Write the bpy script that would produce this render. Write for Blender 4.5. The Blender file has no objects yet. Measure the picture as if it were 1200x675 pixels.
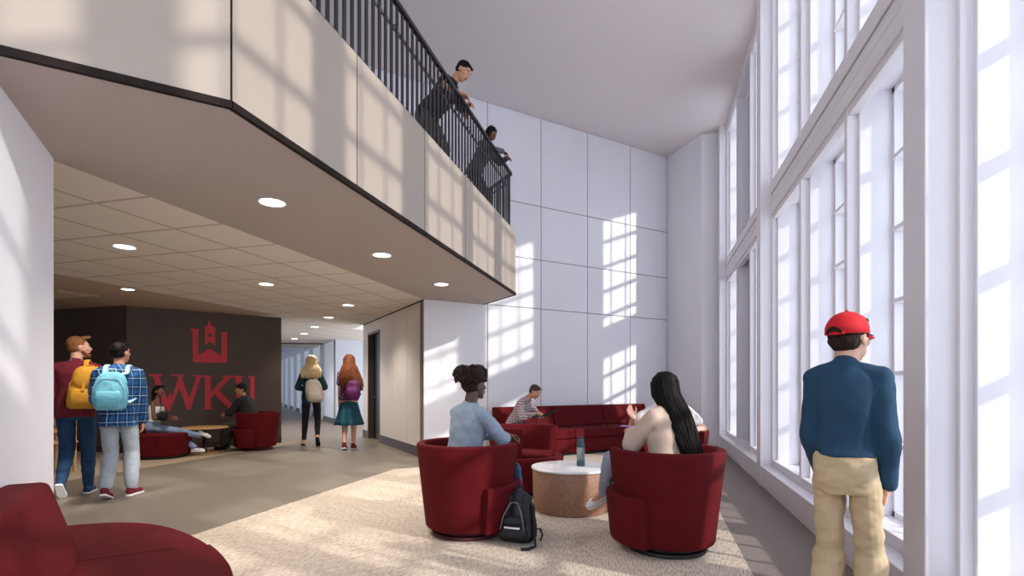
import bpy, math, random
from mathutils import Vector, Matrix, noise
random.seed(7)
SC = bpy.context.scene
COL = SC.collection
TH = math.radians(15.3)                 # the camera is turned this far left of the long window wall
CT, ST = math.cos(TH), math.sin(TH)
EYE = 1.30                              # camera height
F = 600.0                               # focal length in pixels of a 1200x675 frame
HZ = 451.0                              # horizon row
ZS = 2.81                               # underside of the balcony and of the hall ceiling
ZC = 6.64                               # atrium ceiling
WX = 1.356                              # inner face of the window piers

def cw(px, d):
    """image column + depth -> plan position"""
    X = (px - 600.0) / F * d
    return Vector((X * CT - d * ST, X * ST + d * CT))
def zz(py, d): return EYE + (HZ - py) / F * d
def gp(px, py, z=0.0):
    d = (EYE - z) * F / (py - HZ)
    return cw(px, d)
def head_rot(camh): return TH - math.radians(camh)   # 0 faces away from the camera, 90 to the right

# ------------------------------------------------------------------ materials
MATS = {}
def lin(c):
    return tuple(((v / 255.0) / 12.92 if v / 255.0 <= 0.04045 else ((v / 255.0 + 0.055) / 1.055) ** 2.4) for v in c)
def base(name):
    m = bpy.data.materials.new(name); m.use_nodes = True
    nt = m.node_tree; b = nt.nodes['Principled BSDF']
    return m, nt, b
def setc(sock, c): sock.default_value = (c[0], c[1], c[2], 1)
def mat(name, rgb, rough=0.6, metal=0.0, var=0.06, vscale=6.0, bump=0.0, bscale=200.0, stretch=(1, 1, 1), spec=None, sheen=0.0, sss=0.0):
    if name in MATS: return MATS[name]
    c = lin(rgb)
    m, nt, b = base(name)
    tc = nt.nodes.new('ShaderNodeTexCoord'); mp = nt.nodes.new('ShaderNodeMapping')
    mp.inputs['Scale'].default_value = stretch
    nt.links.new(tc.outputs['Object'], mp.inputs['Vector'])
    if var > 0:
        n = nt.nodes.new('ShaderNodeTexNoise'); n.inputs['Scale'].default_value = vscale; n.inputs['Detail'].default_value = 6
        nt.links.new(mp.outputs[0], n.inputs['Vector'])
        r = nt.nodes.new('ShaderNodeValToRGB')
        r.color_ramp.elements[0].position = 0.3; r.color_ramp.elements[1].position = 0.7
        r.color_ramp.elements[0].color = (c[0] * (1 - var), c[1] * (1 - var), c[2] * (1 - var), 1)
        r.color_ramp.elements[1].color = (min(1, c[0] * (1 + var)), min(1, c[1] * (1 + var)), min(1, c[2] * (1 + var)), 1)
        nt.links.new(n.outputs['Fac'], r.inputs['Fac']); nt.links.new(r.outputs['Color'], b.inputs['Base Color'])
    else:
        setc(b.inputs['Base Color'], c)
    if bump > 0:
        n2 = nt.nodes.new('ShaderNodeTexNoise'); n2.inputs['Scale'].default_value = bscale; n2.inputs['Detail'].default_value = 3
        nt.links.new(mp.outputs[0], n2.inputs['Vector'])
        bp = nt.nodes.new('ShaderNodeBump'); bp.inputs['Strength'].default_value = bump; bp.inputs['Distance'].default_value = 0.01
        nt.links.new(n2.outputs['Fac'], bp.inputs['Height']); nt.links.new(bp.outputs[0], b.inputs['Normal'])
    b.inputs['Roughness'].default_value = rough; b.inputs['Metallic'].default_value = metal
    if spec is not None: b.inputs['Specular IOR Level'].default_value = spec
    if sheen: b.inputs['Sheen Weight'].default_value = sheen
    if sss:
        b.inputs['Subsurface Weight'].default_value = sss
        b.inputs['Subsurface Radius'].default_value = (0.02, 0.008, 0.004)
    MATS[name] = m
    return m
def emis(name, rgb, s):
    m, nt, b = base(name)
    setc(b.inputs['Base Color'], (0.8, 0.8, 0.8)); setc(b.inputs['Emission Color'], lin(rgb)); b.inputs['Emission Strength'].default_value = s
    return m
def math_node(nt, op, a, bval=None):
    n = nt.nodes.new('ShaderNodeMath'); n.operation = op
    if isinstance(a, (int, float)): n.inputs[0].default_value = a
    else: nt.links.new(a, n.inputs[0])
    if bval is not None:
        if isinstance(bval, (int, float)): n.inputs[1].default_value = bval
        else: nt.links.new(bval, n.inputs[1])
    return n.outputs[0]
def mixc(nt, fac, a, b_):
    n = nt.nodes.new('ShaderNodeMix'); n.data_type = 'RGBA'
    if isinstance(fac, (int, float)): n.inputs[0].default_value = fac
    else: nt.links.new(fac, n.inputs[0])
    for i, v in ((6, a), (7, b_)):
        if isinstance(v, tuple): n.inputs[i].default_value = (v[0], v[1], v[2], 1)
        else: nt.links.new(v, n.inputs[i])
    return n.outputs[2]
def band(nt, coord, period, frac, off=0.0):
    t = math_node(nt, 'DIVIDE', math_node(nt, 'ADD', coord, off), period)
    fr = math_node(nt, 'FRACT', t)
    return math_node(nt, 'LESS_THAN', fr, frac)
def plaid(name, c0, c1, c2, p=0.09, thin=None):
    m, nt, b = base(name)
    tc = nt.nodes.new('ShaderNodeTexCoord'); sp = nt.nodes.new('ShaderNodeSeparateXYZ')
    nt.links.new(tc.outputs['Object'], sp.inputs[0])
    h = math_node(nt, 'ADD', sp.outputs[0], sp.outputs[1])
    bx_ = band(nt, h, p, 0.42); bz = band(nt, sp.outputs[2], p, 0.42)
    s = math_node(nt, 'MULTIPLY', math_node(nt, 'ADD', bx_, bz), 0.5)
    col = mixc(nt, s, lin(c0), lin(c1))
    tx = band(nt, h, p, 0.09, p * 0.3); tz = band(nt, sp.outputs[2], p, 0.09, p * 0.3)
    t = math_node(nt, 'MAXIMUM', tx, tz)
    t = math_node(nt, 'MULTIPLY', t, 0.8)
    col = mixc(nt, t, col, lin(c2))
    nt.links.new(col, b.inputs['Base Color']); b.inputs['Roughness'].default_value = 0.85
    MATS[name] = m
    return m
def floral(name, c0, c1):
    m, nt, b = base(name)
    tc = nt.nodes.new('ShaderNodeTexCoord'); v = nt.nodes.new('ShaderNodeTexVoronoi'); v.inputs['Scale'].default_value = 26
    nt.links.new(tc.outputs['Object'], v.inputs['Vector'])
    f = math_node(nt, 'LESS_THAN', v.outputs['Distance'], 0.33)
    nt.links.new(mixc(nt, f, lin(c0), lin(c1)), b.inputs['Base Color']); b.inputs['Roughness'].default_value = 0.8
    MATS[name] = m
    return m

M_white = mat('white_paint', (238, 236, 241), 0.55, var=0.015, vscale=2, bump=0.02, bscale=120)
M_ceil = mat('ceiling_paint', (232, 222, 222), 0.8, var=0.01, vscale=1)
M_panel = mat('white_wall_panel', (234, 232, 238), 0.32, var=0.015, vscale=1.5)
M_joint = mat('panel_joint', (150, 142, 146), 0.7, var=0)
M_cream = mat('cream_panel', (168, 155, 142), 0.5, var=0.02, vscale=2)
M_dark = mat('dark_bronze_trim', (30, 20, 16), 0.7, var=0.05, spec=0.2)
M_soffit = mat('taupe_soffit_paint', (180, 166, 158), 0.75, var=0.02, vscale=1.5)
M_gyp = mat('warm_gypsum_paint', (196, 172, 150), 0.8, var=0.02)
M_brown = mat('dark_brown_wall', (84, 70, 61), 0.55, var=0.06, vscale=3)
M_frame = mat('window_frame_paint', (234, 231, 236), 0.4, var=0.01)
M_rail = mat('railing_metal', (52, 50, 54), 0.4, 0.6, var=0.05)
M_steel = mat('steel_trim', (150, 150, 155), 0.35, 0.8, var=0.03)
M_red = mat('red_upholstery', (90, 12, 19), 0.85, var=0.10, vscale=9, bump=0.12, bscale=500, spec=0.18)
M_redd = mat('dark_red_plinth', (70, 12, 20), 0.6, var=0.1)
M_black = mat('black_plinth', (24, 22, 24), 0.5, var=0.1)
M_base = mat('dark_baseboard', (88, 82, 82), 0.6, var=0.05)
M_tabletop = mat('white_laminate', (240, 238, 238), 0.25, var=0.01)
M_wood = mat('light_oak', (205, 160, 108), 0.45, var=0.12, vscale=5, stretch=(1, 8, 1))
M_hallwhite = mat('hall_white_wall', (226, 230, 240), 0.5, var=0.01)

def m_cork():
    m, nt, b = base('brown_cork_drum')
    tc = nt.nodes.new('ShaderNodeTexCoord'); mp = nt.nodes.new('ShaderNodeMapping'); mp.inputs['Scale'].default_value = (1, 1, 2.0)
    nt.links.new(tc.outputs['Object'], mp.inputs[0])
    n = nt.nodes.new('ShaderNodeTexNoise'); n.inputs['Scale'].default_value = 45; n.inputs['Detail'].default_value = 8; n.inputs['Roughness'].default_value = 0.8
    nt.links.new(mp.outputs[0], n.inputs['Vector'])
    r = nt.nodes.new('ShaderNodeValToRGB'); r.color_ramp.elements[0].position = 0.32; r.color_ramp.elements[1].position = 0.7
    r.color_ramp.elements[0].color = (*lin((110, 74, 56)), 1); r.color_ramp.elements[1].color = (*lin((196, 150, 122)), 1)
    nt.links.new(n.outputs['Fac'], r.inputs[0]); nt.links.new(r.outputs[0], b.inputs['Base Color']); b.inputs['Roughness'].default_value = 0.6
    return m
M_cork = m_cork()
def m_rug():
    m, nt, b = base('woven_beige_rug')
    tc = nt.nodes.new('ShaderNodeTexCoord')
    mp = nt.nodes.new('ShaderNodeMapping'); mp.inputs['Rotation'].default_value = (0, 0, math.radians(-45)); mp.inputs['Scale'].default_value = (120, 14, 1)
    nt.links.new(tc.outputs['Object'], mp.inputs[0])
    n = nt.nodes.new('ShaderNodeTexNoise'); n.inputs['Scale'].default_value = 1.0; n.inputs['Detail'].default_value = 5; n.inputs['Roughness'].default_value = 0.7
    nt.links.new(mp.outputs[0], n.inputs['Vector'])
    r = nt.nodes.new('ShaderNodeValToRGB'); e = r.color_ramp.elements
    e[0].position = 0.34; e[0].color = (*lin((98, 82, 68)), 1)
    e[1].position = 0.62; e[1].color = (*lin((228, 217, 202)), 1)
    x = r.color_ramp.elements.new(0.47); x.color = (*lin((186, 168, 149)), 1)
    nt.links.new(n.outputs['Fac'], r.inputs[0])
    n2 = nt.nodes.new('ShaderNodeTexNoise'); n2.inputs['Scale'].default_value = 90; nt.links.new(tc.outputs['Object'], n2.inputs['Vector'])
    col = mixc(nt, math_node(nt, 'MULTIPLY', n2.outputs['Fac'], 0.35), r.outputs[0], lin((214, 200, 184)))
    nt.links.new(col, b.inputs['Base Color'])
    bp = nt.nodes.new('ShaderNodeBump'); bp.inputs['Strength'].default_value = 0.35; bp.inputs['Distance'].default_value = 0.006
    nt.links.new(n.outputs['Fac'], bp.inputs['Height']); nt.links.new(bp.outputs[0], b.inputs['Normal'])
    b.inputs['Roughness'].default_value = 0.95
    return m
M_rug = m_rug()
def m_speckle(name, c0, c1, sc, rough, thr=0.6, big=0.08):
    m, nt, b = base(name)
    tc = nt.nodes.new('ShaderNodeTexCoord')
    n = nt.nodes.new('ShaderNodeTexNoise'); n.inputs['Scale'].default_value = sc; n.inputs['Detail'].default_value = 4
    nt.links.new(tc.outputs['Object'], n.inputs['Vector'])
    r = nt.nodes.new('ShaderNodeValToRGB'); r.color_ramp.elements[0].position = thr - 0.12; r.color_ramp.elements[1].position = thr + 0.1
    r.color_ramp.elements[0].color = (*lin(c0), 1); r.color_ramp.elements[1].color = (*lin(c1), 1)
    nt.links.new(n.outputs['Fac'], r.inputs[0]); nt.links.new(r.outputs[0], b.inputs['Base Color']); b.inputs['Roughness'].default_value = rough
    return m
M_hall = m_speckle('hall_speckled_floor', (124, 114, 102), (162, 152, 140), 60, 0.42, 0.66)
M_tan = m_speckle('tan_carpet', (156, 138, 116), (174, 156, 134), 80, 0.95)
def m_carpet():
    m, nt, b = base('grey_ribbed_carpet')
    tc = nt.nodes.new('ShaderNodeTexCoord')
    w = nt.nodes.new('ShaderNodeTexWave'); w.inputs['Scale'].default_value = 14; w.inputs['Distortion'].default_value = 3.0; w.inputs['Detail'].default_value = 2; w.bands_direction = 'DIAGONAL'
    nt.links.new(tc.outputs['Object'], w.inputs['Vector'])
    nt.links.new(mixc(nt, w.outputs['Fac'], lin((116, 106, 100)), lin((148, 137, 130))), b.inputs['Base Color']); b.inputs['Roughness'].default_value = 0.95
    return m
M_carpet = m_carpet()
def m_tiles():
    m, nt, b = base('acoustic_tile_ceiling')
    tc = nt.nodes.new('ShaderNodeTexCoord'); sp = nt.nodes.new('ShaderNodeSeparateXYZ'); nt.links.new(tc.outputs['Object'], sp.inputs[0])
    P = 0.725
    gx = band(nt, sp.outputs[0], P, 0.05, 4.455 + P * 20 + 0.018); gy = band(nt, sp.outputs[1], P, 0.05, -3.19 + P * 20 + 0.018)
    g = math_node(nt, 'MAXIMUM', gx, gy)
    n = nt.nodes.new('ShaderNodeTexNoise'); n.inputs['Scale'].default_value = 120; nt.links.new(tc.outputs['Object'], n.inputs['Vector'])
    c = mixc(nt, n.outputs['Fac'], lin((226, 214, 200)), lin((238, 228, 216)))
    nt.links.new(mixc(nt, g, c, lin((196, 180, 164))), b.inputs['Base Color']); b.inputs['Roughness'].default_value = 0.9
    return m
M_tiles = m_tiles()
def m_brick():
    m, nt, b = base('exterior_brick')
    tc = nt.nodes.new('ShaderNodeTexCoord'); sp = nt.nodes.new('ShaderNodeSeparateXYZ'); nt.links.new(tc.outputs['Object'], sp.inputs[0])
    cb = nt.nodes.new('ShaderNodeCombineXYZ')
    nt.links.new(math_node(nt, 'ADD', sp.outputs[0], sp.outputs[1]), cb.inputs[0]); nt.links.new(sp.outputs[2], cb.inputs[1])
    k = nt.nodes.new('ShaderNodeTexBrick'); k.inputs['Scale'].default_value = 4.5
    k.inputs['Color1'].default_value = (*lin((150, 128, 128)), 1); k.inputs['Color2'].default_value = (*lin((132, 112, 114)), 1); k.inputs['Mortar'].default_value = (*lin((186, 178, 178)), 1)
    nt.links.new(cb.outputs[0], k.inputs['Vector']); nt.links.new(k.outputs[0], b.inputs['Base Color']); b.inputs['Roughness'].default_value = 0.9
    return m
M_brick = m_brick()
def m_glass():
    m = bpy.data.materials.new('clear_window_glass'); m.use_nodes = True; nt = m.node_tree; nt.nodes.clear()
    o = nt.nodes.new('ShaderNodeOutputMaterial'); t = nt.nodes.new('ShaderNodeBsdfTransparent'); g = nt.nodes.new('ShaderNodeBsdfGlossy'); x = nt.nodes.new('ShaderNodeMixShader')
    t.inputs[0].default_value = (0.97, 0.98, 0.985, 1); g.inputs['Roughness'].default_value = 0.02
    x.inputs[0].default_value = 0.05
    nt.links.new(t.outputs[0], x.inputs[1]); nt.links.new(g.outputs[0], x.inputs[2]); nt.links.new(x.outputs[0], o.inputs[0])
    return m
M_glass = m_glass()
M_lamp = emis('lit_lamp_disc', (255, 246, 236), 5.0)

# ------------------------------------------------------------------ mesh building
class MB:
    def __init__(self): self.v = []; self.f = []; self.m = []
    def add(self, vs, fs, mi=0):
        o = len(self.v); self.v += [tuple(p) for p in vs]
        for f in fs: self.f.append([o + i for i in f]); self.m.append(mi)
    def box(self, x0, x1, y0, y1, z0, z1, mi=0):
        self.add([(x0, y0, z0), (x1, y0, z0), (x1, y1, z0), (x0, y1, z0), (x0, y0, z1), (x1, y0, z1), (x1, y1, z1), (x0, y1, z1)],
                 [(0, 3, 2, 1), (4, 5, 6, 7), (0, 1, 5, 4), (1, 2, 6, 5), (2, 3, 7, 6), (3, 0, 4, 7)], mi)
    def obox(self, o, u, n, a0, a1, b0, b1, z0, z1, mi=0):
        """box in a vertical frame: origin o, along u, normal n (plan vectors)"""
        P = lambda a, b, z: (o[0] + u[0] * a + n[0] * b, o[1] + u[1] * a + n[1] * b, z)
        vs = [P(a0, b0, z0), P(a1, b0, z0), P(a1, b1, z0), P(a0, b1, z0), P(a0, b0, z1), P(a1, b0, z1), P(a1, b1, z1), P(a0, b1, z1)]
        self.add(vs, [(0, 3, 2, 1), (4, 5, 6, 7), (0, 1, 5, 4), (1, 2, 6, 5), (2, 3, 7, 6), (3, 0, 4, 7)], mi)
    def prism(self, pts, z0, z1, mi=0, top=None):
        n = len(pts)
        tp = top or pts
        self.add([(p[0], p[1], z0) for p in pts] + [(p[0], p[1], z1) for p in tp],
                 [list(range(n))[::-1], list(range(n, 2 * n))] + [(i, (i + 1) % n, n + (i + 1) % n, n + i) for i in range(n)], mi)
    def lathe(self, prof, c=(0, 0), seg=32, mi=0):
        vs = []; fs = []
        for r, z in prof:
            for k in range(seg):
                a = 2 * math.pi * k / seg; vs.append((c[0] + r * math.cos(a), c[1] + r * math.sin(a), z))
        for i in range(len(prof) - 1):
            for k in range(seg):
                k2 = (k + 1) % seg
                fs.append((i * seg + k, i * seg + k2, (i + 1) * seg + k2, (i + 1) * seg + k))
        fs.append(list(range(seg))[::-1]); fs.append([(len(prof) - 1) * seg + k for k in range(seg)])
        self.add(vs, fs, mi)
    def cap(self, a, b, ra, rb, seg=12, mi=0, flat=False):
        a = Vector(a); b = Vector(b); ax = b - a; L = ax.length
        if L < 1e-6: ax = Vector((0, 0, 1)); L = 1e-6
        ax = ax.normalized(); t = Vector((1, 0, 0)) if abs(ax.x) < 0.8 else Vector((0, 1, 0))
        u = ax.cross(t).normalized(); w = ax.cross(u)
        rings = []
        K = 4
        if flat: rings = [(a, ra), (b, rb)]
        else:
            for i in range(1, K + 1):
                an = -math.pi / 2 + (math.pi / 2) * i / K; rings.append((a + ax * (ra * math.sin(an)), ra * math.cos(an)))
            for i in range(0, K):
                an = (math.pi / 2) * i / K; rings.append((b + ax * (rb * math.sin(an)), rb * math.cos(an)))
        vs = []
        for c, r in rings:
            for k in range(seg):
                an = 2 * math.pi * k / seg; vs.append(c + u * (r * math.cos(an)) + w * (r * math.sin(an)))
        fs = []
        n = len(rings)
        for i in range(n - 1):
            for k in range(seg):
                k2 = (k + 1) % seg; fs.append((i * seg + k, i * seg + k2, (i + 1) * seg + k2, (i + 1) * seg + k))
        if flat:
            fs.append(list(range(seg))[::-1]); fs.append([(n - 1) * seg + k for k in range(seg)])
        else:
            vs.append(a - ax * ra); vs.append(b + ax * rb); p0 = n * seg; p1 = p0 + 1
            for k in range(seg):
                k2 = (k + 1) % seg; fs.append((p0, k2, k)); fs.append((p1, (n - 1) * seg + k, (n - 1) * seg + k2))
        self.add(vs, fs, mi)
    def tube(self, pts, rs, seg=8, mi=0):
        if isinstance(rs, (int, float)): rs = [rs] * len(pts)
        pts = [Vector(p) for p in pts]; vs = []; fs = []
        pu = None
        for i, p in enumerate(pts):
            ax = (pts[min(i + 1, len(pts) - 1)] - pts[max(i - 1, 0)]).normalized()
            if pu is None:
                t = Vector((1, 0, 0)) if abs(ax.x) < 0.8 else Vector((0, 1, 0)); pu = ax.cross(t).normalized()
            u = (pu - ax * pu.dot(ax)).normalized(); pu = u; w = ax.cross(u)
            for k in range(seg):
                an = 2 * math.pi * k / seg; vs.append(p + u * (rs[i] * math.cos(an)) + w * (rs[i] * math.sin(an)))
        for i in range(len(pts) - 1):
            for k in range(seg):
                k2 = (k + 1) % seg; fs.append((i * seg + k, i * seg + k2, (i + 1) * seg + k2, (i + 1) * seg + k))
        fs.append(list(range(seg))[::-1]); fs.append([(len(pts) - 1) * seg + k for k in range(seg)])
        self.add(vs, fs, mi)
    def ell(self, c, r, R=None, seg=16, mi=0):
        c = Vector(c); vs = []; fs = []; n = seg // 2
        for i in range(1, n):
            ph = math.pi * i / n
            for k in range(seg):
                an = 2 * math.pi * k / seg
                p = Vector((r[0] * math.sin(ph) * math.cos(an), r[1] * math.sin(ph) * math.sin(an), r[2] * math.cos(ph)))
                vs.append(c + (R @ p if R else p))
        tp = Vector((0, 0, r[2])); vs.append(c + (R @ tp if R else tp)); vs.append(c - (R @ tp if R else tp))
        for i in range(n - 2):
            for k in range(seg):
                k2 = (k + 1) % seg; fs.append((i * seg + k, (i + 1) * seg + k, (i + 1) * seg + k2, i * seg + k2))
        t = (n - 1) * seg
        for k in range(seg):
            k2 = (k + 1) % seg; fs.append((t, k, k2)); fs.append((t + 1, (n - 2) * seg + k2, (n - 2) * seg + k))
        self.add(vs, fs, mi)
    def ribbon(self, pts, w, th, side, mi=0):
        """flat strap along pts, width w in direction side, thickness th"""
        pts = [Vector(p) for p in pts]; vs = []; fs = []
        for i, p in enumerate(pts):
            ax = (pts[min(i + 1, len(pts) - 1)] - pts[max(i - 1, 0)]).normalized(); s = Vector(side); s = (s - ax * s.dot(ax)).normalized(); n = ax.cross(s)
            for a, b in ((-1, -1), (1, -1), (1, 1), (-1, 1)): vs.append(p + s * (a * w / 2) + n * (b * th / 2))
        for i in range(len(pts) - 1):
            for k in range(4):
                k2 = (k + 1) % 4; fs.append((i * 4 + k, i * 4 + k2, (i + 1) * 4 + k2, (i + 1) * 4 + k))
        fs.append((3, 2, 1, 0)); n = (len(pts) - 1) * 4; fs.append((n, n + 1, n + 2, n + 3))
        self.add(vs, fs, mi)
    def loft(self, st, mi=0, seg=28, sub=4, ex=2.4):
        """closed soft body through stations (centre, side axis, front axis, half width, half depth)"""
        P = []
        n = len(st)
        def cr(a, b, c, d, t): return ((2 * b) + (c - a) * t + (a * 2 - b * 5 + c * 4 - d) * t * t + (b * 3 - a - c * 3 + d) * t ** 3) * 0.5
        for i in range(n - 1):
            a, b, c, d = st[max(i - 1, 0)], st[i], st[i + 1], st[min(i + 2, n - 1)]
            for k in range(sub):
                t = k / sub; P.append(tuple(cr(a[j], b[j], c[j], d[j], t) for j in range(5)))
        P.append(st[-1])
        vs = []; fs = []
        for (c, u, w_, hw, hd) in P:
            for k in range(seg):
                an = 2 * math.pi * k / seg; ca, sa = math.cos(an), math.sin(an)
                x = math.copysign(abs(ca) ** (2 / ex), ca); y = math.copysign(abs(sa) ** (2 / ex), sa)
                vs.append(c + u.normalized() * (x * hw) + w_.normalized() * (y * hd))
        for i in range(len(P) - 1):
            for k in range(seg):
                k2 = (k + 1) % seg; fs.append((i * seg + k, i * seg + k2, (i + 1) * seg + k2, (i + 1) * seg + k))
        fs.append(list(range(seg))[::-1]); fs.append([(len(P) - 1) * seg + k for k in range(seg)])
        self.add(vs, fs, mi)
    def build(self, name, mats, parent=None, bevel=0.0, smooth=False, seg=2, solid=0, loc=None):
        me = bpy.data.meshes.new(name); me.from_pydata(self.v, [], self.f)
        if not isinstance(mats, (list, tuple)): mats = [mats]
        for m in mats: me.materials.append(m)
        me.polygons.foreach_set('material_index', self.m)
        if smooth: me.polygons.foreach_set('use_smooth', [True] * len(me.polygons))
        me.update(); me.validate()
        o = bpy.data.objects.new(name, me); COL.objects.link(o)
        if loc: o.location = loc
        if parent: o.parent = parent
        if bevel > 0:
            b = o.modifiers.new('bevel', 'BEVEL'); b.width = bevel; b.segments = seg; b.limit_method = 'ANGLE'; b.angle_limit = math.radians(35)
        return o
def blob(mb, name, mats, parent, voxel=0.007, smooth=5, wr=0.0, wsc=9.0, cut=None, sc=1.0, wz=1.0):
    """union the overlapping shapes of mb into one continuous skin"""
    me = bpy.data.meshes.new('t'); me.from_pydata(mb.v, [], mb.f); me.update()
    t = bpy.data.objects.new('t', me); COL.objects.link(t)
    r = t.modifiers.new('r', 'REMESH'); r.mode = 'VOXEL'; r.voxel_size = voxel
    if smooth:
        s = t.modifiers.new('s', 'SMOOTH'); s.factor = 0.5; s.iterations = smooth
    dg = bpy.context.evaluated_depsgraph_get(); ev = t.evaluated_get(dg)
    out = bpy.data.meshes.new_from_object(ev)
    bpy.data.objects.remove(t); bpy.data.meshes.remove(me)
    if cut:
        import bmesh
        bm = bmesh.new(); bm.from_mesh(out)
        for co, no in cut:
            g = bm.verts[:] + bm.edges[:] + bm.faces[:]
            res = bmesh.ops.bisect_plane(bm, geom=g, plane_co=co, plane_no=no, clear_outer=True)
            ed = [e for e in res['geom_cut'] if isinstance(e, bmesh.types.BMEdge)]
            if ed: bmesh.ops.holes_fill(bm, edges=ed)
        bm.to_mesh(out); bm.free()
    if wr > 0:
        nv = len(out.vertices); cs = [0.0] * (nv * 3); ns = [0.0] * (nv * 3)
        out.vertices.foreach_get('co', cs); out.vertices.foreach_get('normal', ns)
        for i in range(0, nv * 3, 3):
            q = Vector((cs[i] * wsc, cs[i + 1] * wsc, cs[i + 2] * wsc * wz))
            n = (noise.noise(q) * 0.65 + noise.noise(q * 2.3) * 0.35) * wr
            cs[i] += ns[i] * n; cs[i + 1] += ns[i + 1] * n; cs[i + 2] += ns[i + 2] * n
        out.vertices.foreach_set('co', cs)
    if sc != 1.0: out.transform(Matrix.Scale(sc, 4))
    out.materials.clear()
    for m in (mats if isinstance(mats, (list, tuple)) else [mats]): out.materials.append(m)
    out.polygons.foreach_set('use_smooth', [True] * len(out.polygons)); out.polygons.foreach_set('material_index', [0] * len(out.polygons))
    out.name = name; out.update()
    o = bpy.data.objects.new(name, out); COL.objects.link(o)
    if parent: o.parent = parent
    return o
def tag(o, label=None, cat=None, group=None, kind=None):
    if label: o['label'] = label
    if cat: o['category'] = cat
    if group: o['group'] = group
    if kind: o['kind'] = kind
    return o
def thing(name, label, cat, loc=(0, 0, 0), rz=0.0, group=None):
    o = bpy.data.objects.new(name, None); COL.objects.link(o); o.empty_display_size = 0.1
    o.location = loc; o.rotation_euler = (0, 0, rz)
    return tag(o, label, cat, group)
def struct(mb, name, mats, bevel=0.0, parent=None, label=None):
    o = mb.build(name, mats, parent, bevel)
    if parent is None: o['kind'] = 'structure'
    if label: o['label'] = label
    return o
def copy_tree(o, parent=None):
    c = o.copy(); COL.objects.link(c); c.parent = parent
    for ch in list(o.children): copy_tree(ch, c)
    return c

# ------------------------------------------------------------------ the building
D45 = Vector((1, 1)).normalized(); DM45 = Vector((-1, 1)).normalized()
A = Vector((-3.888, 8.312)); B = Vector((0.344, 12.544))       # lounge back wall runs A -> B
# floor
f = MB()
f.prism([(-0.5, -4), (2.15, -4), (2.15, 13), (-0.5, 13)], -0.1, 0.0, 0)
f.prism([(-7.66, -4), (-0.5, -4), (-0.5, 13), (-7.66, 13)], -0.1, 0.0, 1)
f.prism([(-16, -4), (-7.66, -4), (-7.66, 9.9), (-16, 9.9)], -0.1, 0.0, 2)
f.prism([(-30, 9.9), (-7.66, 9.9), (-7.66, 34), (-30, 34)], -0.1, 0.0, 1)
struct(f, 'floor', [M_carpet, M_hall, M_tan])
# atrium ceiling
c = MB(); c.prism([(-6.3, -4), (1.5, -4), (1.5, 12.9), (-6.3, 12.9)], ZC, ZC + 0.15)
struct(c, 'ceiling', M_ceil)
# lounge back wall with its panel grid
w = MB(); N = Vector((D45.y, -D45.x))                          # towards the room
L = (B - A).length
def along(px):                                                # column -> distance along A->B
    t = (px - 600) / F; rx = t * CT - ST; ry = t * ST + CT
    k = (A.x - A.y) / (rx - ry); return (Vector((rx * k, ry * k)) - A).dot(D45)
JT = [along(p) for p in (571.5, 634.1, 688.5, 738.5)]
w.obox(A, D45, N, 0.0, L + 0.2, -0.2, -0.012, 0, ZC, 1)
w.obox(A, D45, N, -3.2, 0.0, -0.2, -0.012, 3.0, ZC, 1)
cols = [(0.0, JT[0]), (JT[0], JT[1]), (JT[1], JT[2]), (JT[2], JT[3]), (JT[3], L)]
rows = [0.0, 2.82, 3.80, 4.87, ZC]
g = 0.009
for (a, b) in cols:
    for i in range(4): w.obox(A, D45, N, a + g, b - g, -0.012, 0.0, rows[i] + g, rows[i + 1] - g, 0)
for k in range(3):
    for i in range(1, 4): w.obox(A, D45, N, -1.06 * (k + 1) + g, -1.06 * k - g, -0.012, 0.0, max(3.0, rows[i]) + g, rows[i + 1] - g, 0)
struct(w, 'wall_back', [M_panel, M_joint])
# splayed end wall between the panelled wall and the windows
w = MB(); C = Vector((1.013, 11.60))
w.prism([tuple(B), tuple(C), (1.95, 11.60), (1.95, 12.9), (0.3, 12.9)], 0, ZC)
w.prism([(0.50, 12.318), (0.96, 11.675), (0.965, 11.68), (0.505, 12.322)], 0, ZC)
struct(w, 'wall_end', M_white, 0.004)
# window wall: piers, knee wall, bands and reveals
PC = [-0.92, 3.19, 7.30, 11.41]
P0 = PC[0] - 0.118; PE = 11.62
def DV(i, k): return PC[i] + 0.118 + (PC[i + 1] - PC[i] - 0.236) * k / 3.0
w = MB()
for i, y in enumerate(PC):
    w.box(WX - 0.016, 1.87, y - 0.118, min(y + 0.118, PE), 0, ZC - 0.001)
w.box(WX, 1.50, P0, PE, 0.0, 0.245); w.box(WX - 0.012, 1.50, P0, PE, 0.235, 0.262)
w.box(1.50, 1.87, P0, PE, 0.0, 0.30)
w.box(1.50, 1.87, P0, PE, 3.56, 3.78)
w.box(1.50, 1.87, P0, PE, 6.46, ZC); w.box(1.47, 1.50, P0, PE, 6.53, ZC)
for i in range(3):
    for k in (1, 2):
        y = DV(i, k); w.box(1.55, 1.87, y - 0.06, y + 0.06, 0.3, 6.5)
    for e in (PC[i] + 0.118, PC[i + 1] - 0.118 - 0.06): w.box(1.53, 1.87, e, e + 0.06, 0.3, 6.5)
struct(w, 'wall_right', M_frame, 0.006)
b = MB()
for i, y in enumerate(PC): b.box(1.87, 2.06, y - 0.22, y + 0.22, 0, 7.6)
for i in range(3):
    for k in (1, 2):
        y = DV(i, k); b.box(1.87, 2.16, y - 0.14, y + 0.14, 0, 7.6)
b.box(1.87, 2.05, P0, 11.6, 0, 0.27); b.box(1.87, 2.05, P0, 11.6, 3.53, 3.80); b.box(1.87, 2.05, P0, 11.6, 6.5, 7.6)
struct(b, 'wall_exterior', M_brick)
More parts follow.
